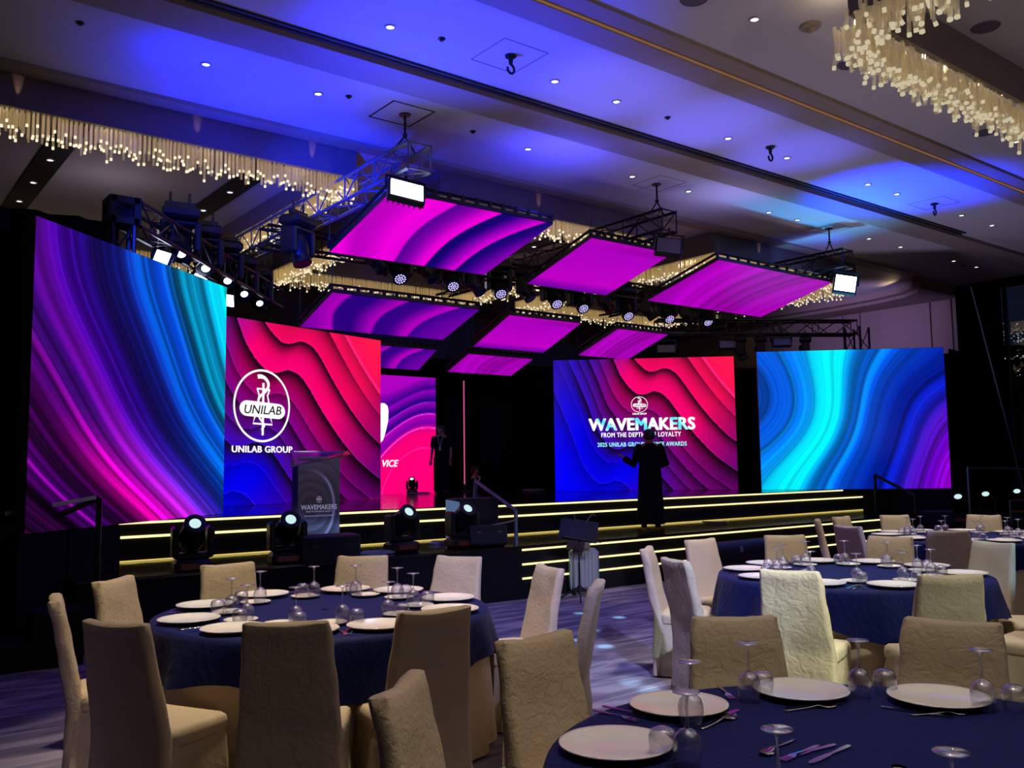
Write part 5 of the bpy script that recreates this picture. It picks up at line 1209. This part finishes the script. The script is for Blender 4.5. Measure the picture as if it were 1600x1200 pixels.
for tb, bl in SET.items():
    tx, ty, tn, _ = TABLES[tb]
    for be in bl:
        a = R(be+rng.uniform(-1.5, 1.5)); out = Vector((math.sin(a), math.cos(a), 0)); ri = Vector((-out.y, out.x, 0))   # ri: the diner's right hand looking in
        c = Vector((tx, ty, ZT_)); h = hour(tb, be); dist = (c+out*.77).dot(fw)
        def put(name, me, r_, s_, label, cat, group, rz=None):
            o = link(name, me, None, c+out*r_+ri*s_, (a*-1 if rz is None else rz)); return tag(o, label, cat, group)
        # rings of the table: large plate near the rim, bread plate and glasses further in
        p_ = c+out*.72+ri*0.0
        if (p_-Vector((0, 0, CH))).dot(fw) < .6: continue
        put('charger_plate', plate_big, .765, 0, 'large white dinner plate at %s o\'clock of %s' % (h, tn), 'plate', 'large plates on the tables')
        if tb != 'N': put('bread_plate', plate_small, .52, -.17, 'small white bread plate at %s o\'clock of %s' % (h, tn), 'plate', 'bread plates on the tables')
        if tb == 'N': continue
        g = thing('wine_glass', 'upturned stemmed wine glass at %s o\'clock of %s' % (h, tn), 'glass', c+out*(.50+rng.uniform(-.02, .02))+ri*(.17+rng.uniform(-.02, .02)), 0, 'upturned wine glasses')
        for nme, me in zip(('bowl', 'stem', 'foot'), WG): link(nme, me, g)
        put('stemless_glass', TUM, .57+rng.uniform(-.02, .02), .24+rng.uniform(-.02, .015), 'upturned stemless glass at %s o\'clock of %s' % (h, tn), 'glass', 'upturned stemless glasses')
        if True:
            rz0 = math.pi-a
            put('table_knife', KNIFE, .76, .205, 'steel table knife at %s o\'clock of %s' % (h, tn), 'knife', 'table knives', rz0+rng.uniform(-.05, .05))
            put('table_spoon', SPOON, .765, .235, 'steel table spoon at %s o\'clock of %s' % (h, tn), 'spoon', 'table spoons', rz0+rng.uniform(-.05, .05))
            put('table_fork', FORK, .76, -.205, 'steel table fork at %s o\'clock of %s' % (h, tn), 'fork', 'table forks', rz0+rng.uniform(-.05, .05))

# the nearest table: glasses and cutlery where the photograph shows them
for (px, py), l in (((1077, 1034), 'upturned wine glass with violet rim between the first two large plates'), ((1072, 1081), 'upturned wine glass just in front of the second large plate'), ((1168, 1005), 'upturned wine glass at the edge of the third large plate'),
                    ((1340, 1000), 'upturned wine glass between the third and fourth large plates'), ((1532, 1015), 'upturned wine glass standing before the fourth large plate'), ((1214, 1139), 'upturned wine glass beside the heap of knives'), ((1486, 1175), 'upturned wine glass alone at the bottom picture edge')):
    p = at_z(px, py, TZ+.198); g = thing('wine_glass', l, 'glass', (p.x, p.y, ZT_), 0, 'upturned wine glasses')
    for nme, me in zip(('bowl', 'stem', 'foot'), WG): link(nme, me, g)
for (px, py), l in (((1035, 1136), 'upturned stemless glass on the rim of the first large plate'), ((1190, 1049), 'upturned stemless glass on the rim of the third large plate'), ((1382, 1046), 'upturned stemless glass shining blue beside the fourth large plate'), ((1584, 1070), 'upturned stemless glass at the right picture edge')):
    p = at_z(px, py, TZ+.084); tag(link('stemless_glass', TUM, None, (p.x, p.y, ZT_)), l, 'glass', 'upturned stemless glasses')
def tool(name, me, a, b, label, group, dz=0):
    p, q = at_z(*a, ZT_), at_z(*b, ZT_); c = (p+q)/2
    tag(link(name, me, None, (c.x, c.y, ZT_+dz), math.atan2(q.y-p.y, q.x-p.x)-math.pi/2), label, name.split('_')[1], group)
for nm, me, a, b, l in (('table_fork', FORK, (930, 1111), (994, 1128), 'fork lying left of the second large plate, outer one'), ('table_fork', FORK, (946, 1105), (1008, 1121), 'fork lying left of the second large plate, inner one'),
                        ('table_spoon', SPOON, (1090, 1142), (1152, 1118), 'bright spoon right of the second large plate'), ('table_knife', KNIFE, (1098, 1131), (1150, 1112), 'knife beside the bright spoon by the second large plate'),
                        ('table_fork', FORK, (1124, 1074), (1142, 1092), 'fork at the left rim of the third large plate'), ('table_spoon', SPOON, (1221, 1112), (1309, 1103), 'spoon below the third large plate'), ('table_knife', KNIFE, (1236, 1105), (1312, 1099), 'knife below the third large plate'),
                        ('table_knife', KNIFE, (1395, 1108), (1468, 1119), 'knife below the fourth large plate'), ('table_spoon', SPOON, (1425, 1118), (1508, 1115), 'spoon below the fourth large plate'),
                        ('table_knife', KNIFE, (1308, 1164), (1222, 1187), 'broad knife in the heap beside the wine glass'), ('table_knife', KNIFE, (1326, 1167), (1268, 1193), 'outermost knife of the heap beside the wine glass'), ('table_fork', FORK, (1286, 1163), (1214, 1194), 'fork under the broad knife of the heap'),
                        ('table_spoon', SPOON, (1250, 1152), (1182, 1186), 'spoon lying behind the stem of the wine glass')):
    tool(nm, me, a, b, l, {'table_fork': 'table forks', 'table_spoon': 'table spoons', 'table_knife': 'table knives'}[nm])
